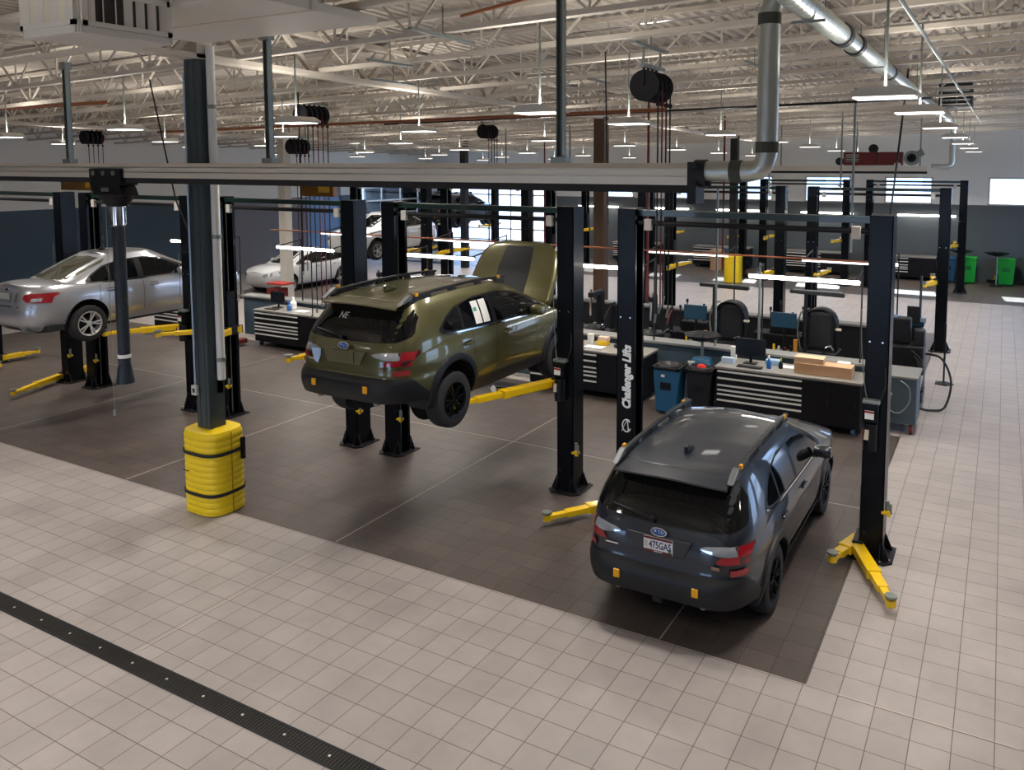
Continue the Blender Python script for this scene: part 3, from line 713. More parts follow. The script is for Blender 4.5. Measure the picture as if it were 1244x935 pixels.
# open hood, hinged at the windshield
h = thing_part('hood', c2); h.location = (0, 3.72, 1.06); h.rotation_euler = (R(62), 0, 0)
rows = []
for i in range(13):
    y = 1.05*i/12; w = .80-.16*(i/12)**3
    if i >= 11: w *= (.94, .78)[i-11]
    rows.append([(w*q/8, y, .05*(1-abs(q/8)**2.5)-.05*(i/12)**2) for q in range(-8, 9)])
MB().grid(rows).build('hood_panel', M_POLIVE, h, smooth=True, solid=.03)
MB().grid([[(x, y, z+.006) for x, y, z in r[5:12]] for r in rows[:-1]]).build('hood_decal', M_CLAD, h, smooth=True)
MB().bar((.62, .05, -.04), (.64, 1.0, -.05), .03).build('hood_edge', M_WHITE, h)
m = MB(); m.bb((-.62, 3.8, .55), (.62, 4.6, .80)); m.bb((-.3, 3.9, .8), (.35, 4.4, .90)); m.build('engine', M_BLACK_SAT, c2, bevel=.03)
MB().cyl((.66, 4.3, .93), (.66, 4.15, 1.62), .008, 8).build('hood_prop', M_STEEL, c2)
def sedan(paint, droop=0, rim=None):
    lo = Shell([.20, .34, .50, .66, .80, .92, 1.00, 1.06], [.74, .83, .865, .868, .86, .835, .79, .72], [.20, .06, .0, .015, .05, .09, .15, .22], [4.36, 4.50, 4.57, 4.57, 4.52, 4.42, 4.3, 4.1], 4.2)
    gh = Shell([.88, .98, 1.08, 1.20, 1.32, 1.42, 1.50], [.83, .79, .75, .69, .63, .57, .53], [.50, .62, .84, 1.10, 1.38, 1.62, 1.8], [3.75, 3.55, 3.30, 3.02, 2.76, 2.55, 2.4], 4.6)
    return dict(wagon=False, paint=paint, lower=lo, green=gh, wy=(1.0, 3.645), wz=.335, Rw=.37, zb=.21, droop=droop,
             shoulder=([0, .5, 1.2, 2.5, 3.4, 4.0, 4.6], [.98, 1.0, .96, .93, .93, .88, .74]), crown=([0, .15, .8, 3.3, 4.1, 4.6], [.01, .035, .05, .05, .08, .04]), hood_y=3.6,
             roof=([1.3, 1.8, 2.3, 2.8, 4], [1.385, 1.43, 1.435, 1.39, 1.35]), gz=.88, wr=.325, ww=.205, rimr=.218, spokes=5, rim=rim or M_ALLOY, track=1.53,
             dlo=[(1.02, 1.00, 1.02), (1.15, .985, 1.12), (1.4, .975, 1.25), (1.7, .97, 1.325), (2.2, .965, 1.345), (2.6, .965, 1.29), (2.95, .965, 1.15), (3.25, .965, 1.01)],
             side_glass=[[(1.12, 1.0, 1.08), (1.30, .995, 1.18), (1.45, .99, 1.25)], [(1.49, .99, 1.26), (1.75, .985, 1.315), (2.0, .985, 1.325)], [(2.12, .985, 1.325), (2.3, .985, 1.31), (2.6, .985, 1.255), (2.95, .985, 1.10), (3.08, .985, 1.04)]],
             seams=[1.22, 2.06, 3.05], handles=[1.42, 2.28], hz=.83, mirror=(.90, 2.86, 1.02), glass=M_GLASSD, rglass=M_GLASSCEIL,
             rear_glass=[(-.56, 1.09, 1.30), (-.50, 1.05, 1.36), (0, 1.04, 1.385), (.50, 1.05, 1.36), (.56, 1.09, 1.30)],
             wind=[(-.62, 1.02, 1.33), (0, 1.0, 1.38), (.62, 1.02, 1.33)],
             lamps=[('r', [(.48, .80, .87), (.56, .74, .89), (.76, .72, .89)], M_RED, 'tail_lamp', .008), ('r', [(.60, .75, .81), (.70, .75, .81)], M_LENS, 'tail_lamp_lens', .012),
                    ('y', [(.18, .73, .88), (.32, .77, .89), (.45, .82, .885), (.55, .865, .88)], M_RED, 'tail_lamp_side', .008),
                    ('f', [(.42, .62, .72), (.78, .66, .80)], M_LENS, 'headlamp', .006)])
def finish_sedan(t, q):
    lo = q['lower']
    MB().grid(lo.panel('r', [(-.36, .74, .89), (.36, .74, .89)], .004)).build('plate_recess', M_STEELB, t, smooth=True)
    MB().box((0, lo.P('r', 0, .82, .012)[1], .815), (.30, .008, .14)).build('plate_cover', M_PAPERG, t, bevel=.01)
    e = MB(); n = 24; e.prism([(.05*cos(2*pi*i/n), .935+.026*sin(2*pi*i/n)) for i in range(n)], lo.P('r', 0, .935, .008)[1], lo.P('r', 0, .935, -.01)[1], 'Y'); e.build('emblem', M_BLUESCR, t)
    MB().grid(lo.panel('r', [(-.62, .655, .672), (0, .655, .672), (.62, .655, .672)], .003)).build('bumper_seam', M_BLACK_SAT, t)
    MB().prism([(1.75, 1.46), (1.88, 1.465), (1.86, 1.48), (1.80, 1.52), (1.76, 1.51)], -.015, .015, 'X').build('antenna', M_BLACK_SAT, t)
    MB().cyl((.45, .05, .23), (.45, .25, .23), .032, 12).build('exhaust_tip', M_STEEL, t)
    MB().grid(lo.panel('r', [(-.66, .22, .27), (0, .22, .30), (.66, .22, .27)], .004)).build('bumper_valance', M_CLAD, t, smooth=True)
M_STEELB = mat('tailgate_grey', (.25, .27, .30), .35, metal=.5); M_PAPERG = mat('plate_grey', (.45, .45, .42), .5)
sd = sedan(M_PSILVER, .06)
c3 = car(sd, 'silver sedan raised on a lift beside the left edge, red tail lamp'); finish_sedan(c3, sd)
c3.location = (-13.66, .36, 1.58)
c4 = copy_tree(c3); c4['label'] = 'white sedan raised on a lift in the middle row beyond the island'
c4.location = (-17.6, 17.1, 1.55); c4.rotation_euler = (0, 0, pi)
def repaint(root, a, b):
    for ch in root.children:
        if ch.type == 'MESH' and ch.data.materials and ch.data.materials[0] == a:
            ch.data = ch.data.copy(); ch.data.materials[0] = b
repaint(c4, M_PSILVER, M_PWHITE)
for i, (x, y, rz, lbv) in enumerate(((-22.2, 17.6, pi, 'white sedan standing on the floor at the far left behind the island'), (3.3, 64, R(90), 'white sedan parked outside the back windows, beyond the right-hand pane'), (-8, 70, R(90), 'white sedan parked outside the back wall, far from the building'), (-15, 58, R(88), 'white sedan parked outside, nearest the glazed overhead door'))):
    o = copy_tree(c4); o.location = (x, y, .003 if i == 0 else -.3); o.rotation_euler = (0, 0, rz); o['label'] = lbv
c5 = copy_tree(c1); c5['label'] = 'dark wagon raised high on a lift behind the white sedan, far left'; c5.location = (-21.7, 22.5, 1.7)
for ch in list(c5.children):
    if ch.name.startswith('licence'): 
        for g in list(ch.children): bpy.data.objects.remove(g)
        bpy.data.objects.remove(ch)

# ------------------------------------------------------------------ exhaust rail, hose, ducts
RY = -.40
t = thing('exhaust_rail', 'long aluminium exhaust extraction rail hanging across the whole front bay row', 'exhaust rail', (-8, RY, 4.6))
m = MB(); m.prism([(-.075, -.10), (-.075, .02), (-.085, .03), (-.085, .045), (-.06, .09), (.06, .09), (.075, .02), (.075, -.10)], -10, 7.08, 'X').build('extrusion', M_ALU, t)
m = MB(); m.bb((-10, -.09, .03), (7.08, -.084, .045)); m.bb((-10, -.09, -.03), (7.08, -.084, -.02)); m.build('ridge', M_CHROME, t)
MB().bb((-10, -.05, -.17), (7.05, .05, -.10)).build('rubber_lip', M_RUBBER, t)
m = MB(); m.cyl((7.06, 0, 0), (7.16, 0, 0), .12, 24); m.bb((7.02, -.11, -.26), (7.10, .11, .10)); m.build('end_cap', M_DARKG, t, smooth=False)
for x in (-2.14, 1.85, 5.73):
    m = MB(); top = rz_(x-8, RY)-4.6+.02
    m.bb((x-.035, -.035, .09), (x-.028, .035, top)); m.bb((x+.028, -.035, .09), (x+.035, .035, top)); m.bb((x-.035, .028, .09), (x+.035, .035, top)); m.box((x, 0, .12), (.16, .12, .06)); m.box((x, 0, top-.05), (.14, .10, .10))
    m.build('hanger', M_STEEL, t)
t = thing('exhaust_hose', 'black hanging exhaust hose with trolley on the long rail, in front of the silver sedan', 'exhaust hose', (-9.17, RY, 4.1))
m = MB(); m.bb((-.34, -.13, .30), (.34, .13, .52)); m.prism([(-.32, .30), (.32, .30), (.40, .16), (-.24, .16)], -.14, .10, 'Y'); m.build('trolley', M_BLACK_SAT, t, bevel=.01)
m = MB()
for x in (-.22, 0, .22): m.cyl((x, -.135, .46), (x, -.15, .46), .035, 12)
m.box((.03, -.145, .24), (.16, .01, .05)); m.build('trolley_wheel', M_STEEL, t)
m = MB(); m.lathe([(.22, .18), (.19, .10), (.12, .01)], (.06, 0, 0), 'Z', 20); m.build('funnel', M_BLACK_SAT, t, smooth=True)
MB().lathe([(.105, .02), (.105, -.24), (.08, -.26)], (.06, 0, 0), 'Z', 24).build('coupling', M_CHROME, t, smooth=True)
pr = []
z = -.24
while z > -2.18: pr += [(.078, z), (.081, z-.02)]; z -= .04
pr += [(.085, -2.18), (.12, -2.42)]
MB().lathe(pr, (.06, 0, 0), 'Z', 24).build('hose', mat('hose_blue_black', (.012, .02, .03), .4), t)
m = MB(); m.lathe([(.086, -2.02), (.086, -2.07)], (.06, 0, 0), 'Z', 20); m.build('band', M_PAPER, t)
MB().cyl((-.20, 0, .16), (-.22, 0, -2.85), .004, 6).cyl((-.22, 0, -2.85), (-.22, 0, -2.93), .02, 8).build('pull_cord', M_STEEL, t)
t = thing('exhaust_duct', 'galvanised duct elbow and riser joining the long rail to the roof duct', 'duct', (-.33, RY, 4.62))
m = MB(); m.tube([(-.58, 0, 0), (-.14, 0, 0), (-.07, 0, .015), (-.02, 0, .06), (0, 0, .14), (0, 0, 1.30), (.05, 0, 1.42), (.16, 0, 1.5), (.36, 0, 1.5)], .088, 24); m.build('pipe', M_DUCT, t, smooth=True)
for z in (.20, 1.24): MB().cyl((0, 0, z-.045), (0, 0, z+.045), .094, 24).build('collar', M_COLLAR, t)
MB().cyl((-.20, 0, 0), (-.30, 0, 0), .094, 24).build('collar', M_COLLAR, t)
MB().cyl((-.50, 0, -.13), (-.50, 0, -.08), .03, 10).build('damper', M_BLACK_SAT, t)
t = thing('roof_duct', 'long round spiral duct running under the roof towards the back wall', 'duct', (0, 0, 5.90))
m = MB(); m.lathe([(.092, -3), (.092, 19.2)], (0, 0, 0), 'Y', 28); m.tube([(0, 19.1, 0), (.03, 19.25, -.05), (.05, 19.3, -.2), (.05, 19.3, -1.15), (.02, 19.28, -1.25), (-.1, 19.25, -1.30), (-.5, 19.2, -1.30)], .085, 16)
m.build('pipe', M_DUCT, t, smooth=True)
m = MB(); y = -2.9
while y < 5: m.lathe([(.0925, y), (.095, y+.01), (.0925, y+.02)], (0, 0, 0), 'Y', 24); y += .14
tag(m.build('seam', M_DUCT, t), kind='stuff')
for y, r in ((1.0, .112), (1.75, .110), (4.6, .103), (8.2, .10)): MB().lathe([(r, y-.07), (r, y+.07), (.085, y+.07), (.085, y-.07)], (0, 0, 0), 'Y', 28, closed=True).build('collar', M_DARKG, t)
for y in (-.5, 3, 7, 11, 15):
    m = MB(); m.bar((-.13, y, 0), (-.13, y, rz_(0, y)-5.90), .012); m.bar((.13, y, 0), (.13, y, rz_(0, y)-5.90), .012); m.bar((-.13, y, -.10), (.13, y, -.10), .02); m.build('hanger', M_STEEL, t)
t = thing('exhaust_rail', 'second aluminium exhaust rail, above the far lifts beneath the red blower', 'exhaust rail', (-2.6, 19.2, 4.46))
m = MB(); m.bb((-2.6, -.07, 0), (2.0, .07, .16)); m.build('extrusion', M_ALU, t); MB().bb((-2.6, -.04, -.07), (2.0, .04, 0)).build('rubber_lip', M_RUBBER, t)
m = MB()
for x in (-2.3, 0, 1.8): m.bar((x, 0, .16), (x, 0, rz_(-2.6+x, 19.2)-4.46), .04)
m.build('hanger', M_STEEL, t)
# red blower on the second rail
t = thing('blower', 'red blower unit with grey fan sitting on the second exhaust rail', 'blower', (-2.0, 19.2, 4.64))
m = MB(); m.bb((-.95, -.2, 0), (.02, .2, .40)); m.bb((.06, -.2, 0), (.72, .2, .40)); m.build('housing', M_REDP, t, bevel=.01)
m = MB(); m.bb((-.88, -.215, .10), (-.50, -.20, .32)); m.build('grille', M_BLACK_SAT, t)
m = MB()
for z in (.12, .17, .22, .27, .31): m.bb((-.88, -.22, z), (-.50, -.21, z+.015))
m.build('slat', M_ALU, t)
MB().lathe([(.22, -.18), (.22, .18)], (.98, 0, .22), 'Y', 20).box((1.15, 0, .33), (.30, .22, .20), ry=R(-30)).build('fan_housing', M_STEEL, t, smooth=False)
MB().lathe([(.13, -.20), (.13, -.17), (.05, -.17), (.05, -.20)], (.98, 0, .22), 'Y', 20).build('fan_inlet', M_BLACK_SAT, t)
MB().lathe([(.12, -.06), (.12, .06)], (-1.08, -.05, .12), 'Y', 16).build('wheel', M_RUBBER, t); MB().lathe([(.14, -.05), (.14, .05)], (-.1, -.1, .5), 'Y', 16).build('hose_spool', M_BLACK_SAT, t)
MB().lathe([(.10, 0), (.09, .06), (.001, .10)], (.60, -.24, 0), 'Z', 14).build('cap', M_WHITE, t)
# white air diffuser and its supply duct, top left
t = thing('air_diffuser', 'large white supply air diffuser box under the roof at the top left', 'air diffuser', (-5.25, -3.14, 5.75)); t.scale = (.77, .77, .80)
m = MB(); m.bb((-1.02, 0, 0), (0, 1.12, .48)); m.bb((-1.0, -.02, .0), (-.02, 0, .10)); m.bb((-.02, .02, 0), (.02, 1.10, .08)); m.build('housing', M_WHITE, t, bevel=.012)
for k in (0, 1):
    w_ = 1.0 if k == 0 else 1.06
    Q = (lambda a, d, z: (-1.01+a, -d, z)) if k == 0 else (lambda a, d, z: (d, .03+a, z))
    fr = MB()
    for a0, a1, z0_, z1_ in ((0, w_, .08, .13), (0, w_, .41, .47), (0, .06, .08, .47), (w_-.06, w_, .08, .47)): fr.bb(Q(a0, 0, z0_), Q(a1, .04, z1_))
    g = fr.build('grille_frame', M_WHITE, t); MB().bb(Q(.05, .001, .11), Q(w_-.05, .004, .43)).build('opening', M_CREAM if k == 0 else mat('duct_dark', (.03, .025, .02), .8), g)
    n_ = 4 if k == 0 else 7
    for i in range(n_):
        c_ = Q(.10+(w_-.2)*i/(n_-1), .02, .27); MB().box(c_, (.09, .012, .30) if k == 0 else (.012, .09 if i not in (1, 2) else .012, .30), rz=R(25) if k == 0 else R(-25)).build('vane', M_WHITE, g)
t = thing('supply_duct', 'wide flat white supply duct under the roof behind the air diffuser', 'duct', (-5.6, -1.52, 6.08))
m = MB(); m.bb((-1.25, -.8, 0), (1.4, .8, .09)); m.build('panel', M_WHITE, t, bevel=.01); m = MB(); m.bb((-1.27, -.1, -.008), (1.42, -.06, .095)); m.build('flange', M_ROOFW, t); MB().bb((-.6, -.84, -.05), (.2, -.78, .08)).build('neck', M_CREAM, t)

# ------------------------------------------------------------------ ceiling lights
def fixture():
    t = thing('ceiling_light', 'x', 'ceiling light', group='LED high-bay lights hanging from the roof')
    m = MB(); m.grid([[(-.20, -.30, .0), (.20, -.30, .0)], [(-.20, .30, 0), (.20, .30, 0)]])
    m = MB(); m.prism([(-.28, 0), (.28, 0), (.28, .03), (.16, .085), (-.16, .085), (-.28, .03)], -.19, .19, 'Y').build('housing', M_WHITE, t)
    g = MB()
    for y in (-.12, 0, .12): g.box((0, y, -.006), (.50, .075, .012))
    g.build('lamp', M_LEDW, t)
    MB().cyl((0, 0, .085), (0, 0, 1.0), .012, 8).build('hanger', M_STEEL, t)
    return t
FX = [(.45, .60, 5.27), (.52, 3.1, 5.27), (-3.3, 3.5, 5.25), (-3.25, .9, 5.26), (-7.6, 4.2, 5.25), (-7.4, 1.2, 5.26), (-11.6, 1.4, 5.26), (-11.8, 5.0, 5.25), (-15.6, 1.6, 5.2), (-15.9, 5.2, 5.2), (-19.6, 1.8, 5.2), (-20, 5.2, 5.2), (-3.5, 8.4, 5.25), (.45, 7.6, 5.27), (-7.7, 8.8, 5.2), (-12, 9, 5.2), (-17.1, 9.2, 5.2), (-20.5, 9.4, 5.2)]
for y in (13.2, 17.2, 21.5, 26): FX += [(x, y, 5.27+.012*x-.012*(y-13)) for x in (.4, -3.6, -7.7, -13.2, -17.0, -21)]
FX += [(4.6, .8, 5.3), (4.6, 5, 5.3), (4.6, 12, 5.3), (5.2, -4, 5.4), (-3.5, -9.5, 5.4), (-9.5, -9.5, 5.4), (2.5, -10, 5.4), (-15.4, -7.5, 5.4), (-7, -7.0, 5.4), (-3, -6.5, 5.4), (-5.6, -5.0, 5.4), (-9.2, -3.7, 5.4), (-13.2, -3.4, 5.4), (0, -5.2, 5.4), (-11.5, -6, 5.4)]  # out of view; the later ones added to brighten the near floor
fp = fixture(); used = False; NEAR = {0: 'white high-bay light nearest the roof duct, with a bright louvred underside', 3: 'bright white high-bay light over the space between the dark blue and olive wagons'}
for i, (x, y, z) in enumerate(FX):
    o = place(fp, used, (x, y, z), 'white LED high-bay light hanging on a thin rod below the roof joists'); used = True
    L = bpy.data.lights.new('light', 'AREA'); L.shape = 'RECTANGLE'; L.size = .5; L.size_y = .32; L.energy = LAMP_W*(1 if y < 9 else 1.35); L.color = (1, .94, .87); L.spread = R(125)
    lo_ = bpy.data.objects.new('light', L); COL.objects.link(lo_); lo_.location = (x, y, z-.02)
    roof_fill = bpy.data.lights.new('light', 'AREA'); roof_fill.shape = 'RECTANGLE'; roof_fill.size = .3; roof_fill.size_y = .3; roof_fill.energy = ROOF_FILL_W; roof_fill.color = (1, .95, .88)  # upward fill added above each fixture to brighten the roof deck
    roof_fill_ob = bpy.data.objects.new('light', roof_fill); COL.objects.link(roof_fill_ob); roof_fill_ob.location = (x, y, z+.10); roof_fill_ob.rotation_euler = (pi, 0, 0)

# ------------------------------------------------------------------ hose reels
def reel_bank(n, label, loc, drop, colors):
    t = thing('hose_reel_bank', label, 'hose reels', loc, R(90), 'banks of hose reels under the roof')
    W = .145; m = MB(); m.bb((-W*n/2-.05, -.03, .23), (W*n/2+.12, .03, .28)); top = rz_(loc[0], loc[1])-loc[2]
    for x in (-W*n/2, W*n/2): m.bar((x, 0, .26), (x, 0, max(.4, top)), .025)
    m.build('bracket', M_STEEL, t)
    for i in range(n):
        x = (i-(n-1)/2)*W
        r = MB(); r.lathe([(.05, -.05), (.205, -.05), (.205, -.043), (.14, -.036), (.14, .036), (.205, .043), (.205, .05), (.05, .05)], (x, 0, 0), 'X', 22)
        r.bar((x-.055, 0, 0), (x-.055, 0, .24), .04, .02)
        rr = r.build('reel', M_BLACK_SAT, t)
        h = MB(); h.lathe([(.175, -.036), (.19, -.018), (.19, .018), (.175, .036), (.13, 0)], (x, 0, 0), 'X', 18, closed=True); h.build('hose_coil', M_RUBBER, rr, smooth=True)
        c = M_REDP if colors[i % len(colors)] else M_RUBBER; d = drop-.1*(i % 3)
        MB().cyl((x, -.18, 0), (x, -.18, -d), .011, 8).cyl((x, -.18, -.27), (x, -.18, -.22), .03, 8).build('hose', c, rr)
        MB().cyl((x, -.18, -d), (x, -.16, -d-.12), .016, 8).build('nozzle', M_STEEL, rr)
    return t
reel_bank(4, 'bank of black hose reels under the roof, above the lettered lift column', (-2.75, 3.0, 5.70), 3.0, (0, 1, 0, 0))
reel_bank(4, 'small bank of hose reels straight above the raised olive hood, far away', (-11.9, 12.8, 5.62), 3.6, (1, 0, 0, 0))
reel_bank(5, 'bank of hose reels with red hoses above the workbench left of the olive wagon', (-11.9, 5.9, 5.74), 4.3, (0, 0, 1, 1, 0))
reel_bank(4, 'bank of hose reels under the roof left of the yellow-guarded column', (-23.0, 7.8, 5.48), 3.2, (0, 1, 0, 1))
reel_bank(4, 'bank of red-edged hose reels behind and below the one over the left workbench', (-15.6, 9.0, 5.15), 3.5, (1, 0, 1, 0))
for lab, pts, r_, mt in (
    ('red air line dropping from the roof beyond the tall riser duct', [(-5.9, 16.4, 6.1), (-5.9, 16.4, 1.6)], .03, M_REDP),
    ('thin red hose hanging beside the brown column', [(-8.9, 10.9, 6.0), (-8.9, 10.9, 1.8)], .018, M_REDP),
    ('thick red hose dropping behind the lettered lift column', [(-5.35, 9.2, 6.0), (-5.35, 9.2, 1.7)], .028, M_REDP),
    ('black cable hanging from the roof in front of the red blower', [(-.1, 8.0, 6.3), (-.35, 8.4, 3.8), (-.42, 8.5, 1.7)], .017, M_RUBBER),
    ('thin black cable hanging left of the yellow-guarded column', [(-8.6, -.2, 5.8), (-8.3, -.1, 4.2), (-8.1, .0, 3.6)], .010, M_RUBBER),
    ('thin black rod hanging from the roof above the open hood', [(-10.5, 4.2, 6.1), (-10.5, 4.2, 2.6)], .012, M_RUBBER),
    ('black cable dangling between the middle rail hanger and its left neighbour', [(-3.1, 2.3, 6.1), (-3.05, 2.3, 3.9)], .010, M_RUBBER),
    ('grey drop pole standing behind the black sink stand', [(-3.48, 8.22, 1.1), (-3.48, 8.22, 4.2)], .022, M_STEEL),
    ('thin grey pole rising from the island ledge in front of the left hooded machine', [(-2.62, 8.22, 1.1), (-2.62, 8.22, 2.8)], .024, M_STEEL),
    ('black air pipe running the length of the island above the work lights', [(-16.5, 8.75, 2.86), (-.7, 8.75, 2.86)], .018, M_COPPER),
    ('copper pipe crossing under the roof, above the middle bays', [(-19, 7.2, 5.55), (-4.5, 8.0, 5.75)], .035, M_COPPER),
    ('black sprinkler pipe crossing under the roof near the riser duct', [(-12.0, 8.4, 5.65), (.25, 8.4, 5.82)], .022, M_BLACK_SAT),
    ('copper pipe crossing under the roof at the far left', [(-26, 3.0, 5.9), (-15.5, 3.6, 6.0)], .04, M_COPPER),
    ('grey conduit running under the roof right of the round duct', [(.70, -2.5, 5.85), (.78, 20, 5.85)], .016, M_STEEL),
    ('short copper pipe under the roof above the open hood', [(-3.9, .3, 6.3), (-2.8, .0, 6.35)], .02, M_COPPER),
    ('bright conduit along the joists above the dark blue wagon', [(-3.6, 2.2, 6.35), (2.5, 1.8, 6.5)], .016, M_CHROME)):
    c = Vector(pts[0]); nm = 'pipe' if ('pipe' in lab or 'conduit' in lab or 'pole' in lab or 'rod' in lab) else 'hose' if 'hose' in lab or 'line' in lab else 'cable'
    if 'pole' in lab: nm = 'pole'
    o = MB().tube([Vector(p)-c for p in pts], r_, 8).build(nm, mt, loc=c, smooth=True); tag(o, lab, nm)
random.seed(3)
for i, (x, y, L_, w) in enumerate(((-4.3, .5, 1.2, .05), (-6.1, 1.7, .9, .06), (-2.6, 2.6, 1.1, .06), (-7.4, 3.3, 1.1, .05), (-1.9, 4.9, .9, .04), (-4.6, 5.2, .8, .04))):
    m = MB(); m.box((0, 0, 0), (L_*.25, L_, .02)); m = MB(); m.bar((0, -L_/2, 0), (0, L_/2, 0), w, .03); m.cyl((0, 0, 0), (0, 0, .35), .008, 6)
    o = m.build('strut_channel', M_STEEL, loc=(x, y, rz_(x, y)-.08)); tag(o, 'short bright steel strut channel fixed under the roof joists', 'strut channel', 'strut channels under the joists')
t = thing('unit_heater', 'dark louvred exhaust fan box against the roof above the roof duct', 'fan', (.35, 14.0, 6.15))
MB().box((0, 0, .1), (.7, .7, .55)).build('housing', M_DARKG, t, bevel=.02); m = MB()
for z in (-.1, 0, .1, .2, .3): m.box((0, -.36, z), (.62, .03, .03), rx=R(30))
m.build('louvre', M_BLACK_SAT, t)
for x, y, z0, z1, lab in ((-4.1, 14.6, 3.9, 6.0, 'nearest the riser duct'), (-9, 14.9, 3.9, 5.9, 'beside the brown column'), (-10.5, 15.3, 3.9, 5.9, 'left of the brown column'), (-12.8, 15.2, 3.9, 5.9, 'over the bright overhead door'), (-1.1, 9, 3, 6.1, 'right of the riser duct'), (-2.3, 14.8, 4, 6, 'above the third back window')):
    tag(MB().bar((0, 0, 0), (0, 0, z1-z0), .04).build('hanger_rod', M_STEEL, loc=(x, y, z0)), 'thin steel hanger rod reaching down from the roof, ' + lab, 'rod', 'hanger rods')

# ------------------------------------------------------------------ workbenches
def bench(door=True):
    t = thing('workbench', 'x', 'workbench'); W = 2.54; D = .78
    m = MB(); m.bb((0, 0, .13), (W, D, .91)); m.build('body', M_BLACK_SAT, t, bevel=.008)
    MB().bb((-.03, -.03, .91), (W+.03, D+.02, .955)).build('worktop', M_TOP, t, bevel=.006)
    zs = [.895, .765, .635, .545, .465, .355, .19]
    for a, b in zip(zs, zs[1:]):
        d = MB().bb((.03, -.014, b+.006), (1.56, 0, a-.006)).build('drawer', M_BLACK_SAT, t, bevel=.003)
        MB().bb((.03, -.034, a-.042), (1.56, -.014, a-.012)).build('handle', M_HANDLE, d)
    for x0, x1 in ((1.60, 2.05), (2.07, 2.51)):
        d = MB().bb((x0, -.014, .19), (x1, 0, .89)).build('door', M_BLACK_SAT, t, bevel=.003); MB().box((x1-.05, -.02, .55), (.03, .012, .12)).build('handle', M_DARKG, d)
    for x in (.12, W-.12):
        for y in (.1, D-.1):
            c = MB().cyl((x-.025, y, .07), (x+.025, y, .07), .068, 14).box((x, y, .12), (.07, .07, .02)); c.build('caster', M_CASTER, t)
    return t
b0 = bench(); used = False
for x, y, lab, g in ((-3.13, 7.2, 'black workbench with white drawer pulls behind the dark blue wagon', 1), (-7.15, 7.2, 'black workbench behind the front lifts between the olive and dark blue wagons', 1), (-11.27, 7.2, 'black workbench hidden mostly behind the raised olive wagon', 1),
                     (-15.42, 7.2, 'black workbench with white drawer pulls left of the olive wagon', 1), (-19.5, 7.2, 'black workbench under the silver sedan, behind its lift', 1),
                     (-3.42, 28.2, 'black workbench at the back wall under the window nearest the green bins', 0), (-6.85, 28.2, 'black workbench at the back wall, second from the green bins', 0), (-10.95, 28.2, 'black workbench at the back wall, third from the green bins', 0), (-15.0, 28.2, 'black workbench at the back wall, nearest the overhead door', 0)):
    place(b0, used, (x, y, .004), lab, 'workbenches along the island' if g else 'workbenches along the back wall'); used = True
def worklight(L_=1.95, post=True, mt=None, nm='work_light'):
    t = thing(nm, 'x', 'work light')
    MB().box((L_/2, 0, 0), (L_, .05, .035)).build('housing', M_DARKG, t); MB().cyl((0.02, -.02, -.03), (L_-.02, -.02, -.03), .036, 12).build('tube', mt or M_LED, t)
    if post:
        for x in (.08, L_-.08): MB().bar((x, .0, .01), (x, .72, .10), .025).bar((x, .72, .12), (x, .72, -1.62), .026).build('post', M_DARKG, t)
    return t
w0 = worklight(); used = False
for x, y, z, lab in ((-2.62, 7.42, 2.68, 'glowing LED work light over the workbench behind the dark blue wagon'), (-6.62, 7.42, 2.66, 'glowing LED work light between the two middle lift columns'), (-10.62, 7.42, 2.64, 'glowing LED work light above the raised olive wagon'), (-14.75, 7.42, 2.61, 'glowing LED work light over the workbench left of the olive wagon'), (-18.9, 7.42, 2.58, 'glowing LED work light behind the silver sedan roof')):
    o = place(w0, used, (x, y, z), lab, 'LED work lights on the near side of the island'); used = True
    L = bpy.data.lights.new('light', 'AREA'); L.shape = 'RECTANGLE'; L.size = 1.9; L.size_y = .06; L.energy = 26; L.color = (1, .95, .86); q = bpy.data.objects.new('light', L); COL.objects.link(q); q.location = (x+.97, y-.02, z-.07)
w1 = worklight(mt=M_LEDDIM); used = False
for x in (-2.35, -5.9, -12.2, -16.4):
    place(w1, used, (x, 10.6, 2.66), 'dim LED work light on the far side of the island, ' + {-2.35: 'behind the right hooded machine', -5.9: 'behind the lettered lift column', -12.2: 'behind the olive wagon roof', -16.4: 'above the left workbench'}[x], 'LED work lights on the far side of the island').rotation_euler = (0, 0, 0); used = True
w2 = worklight(2.2, False); used = False
for x in (-2.4, -6.3, -10.1, -13.6, -17.2):
    place(w2, used, (x, 28.85, 2.62), 'glowing LED strip on the grey back wall, ' + {-2.4: 'nearest the green bins', -6.3: 'second from the green bins', -10.1: 'third from the green bins', -13.6: 'fourth from the green bins', -17.2: 'nearest the overhead door'}[x], 'LED strips on the back wall'); used = True

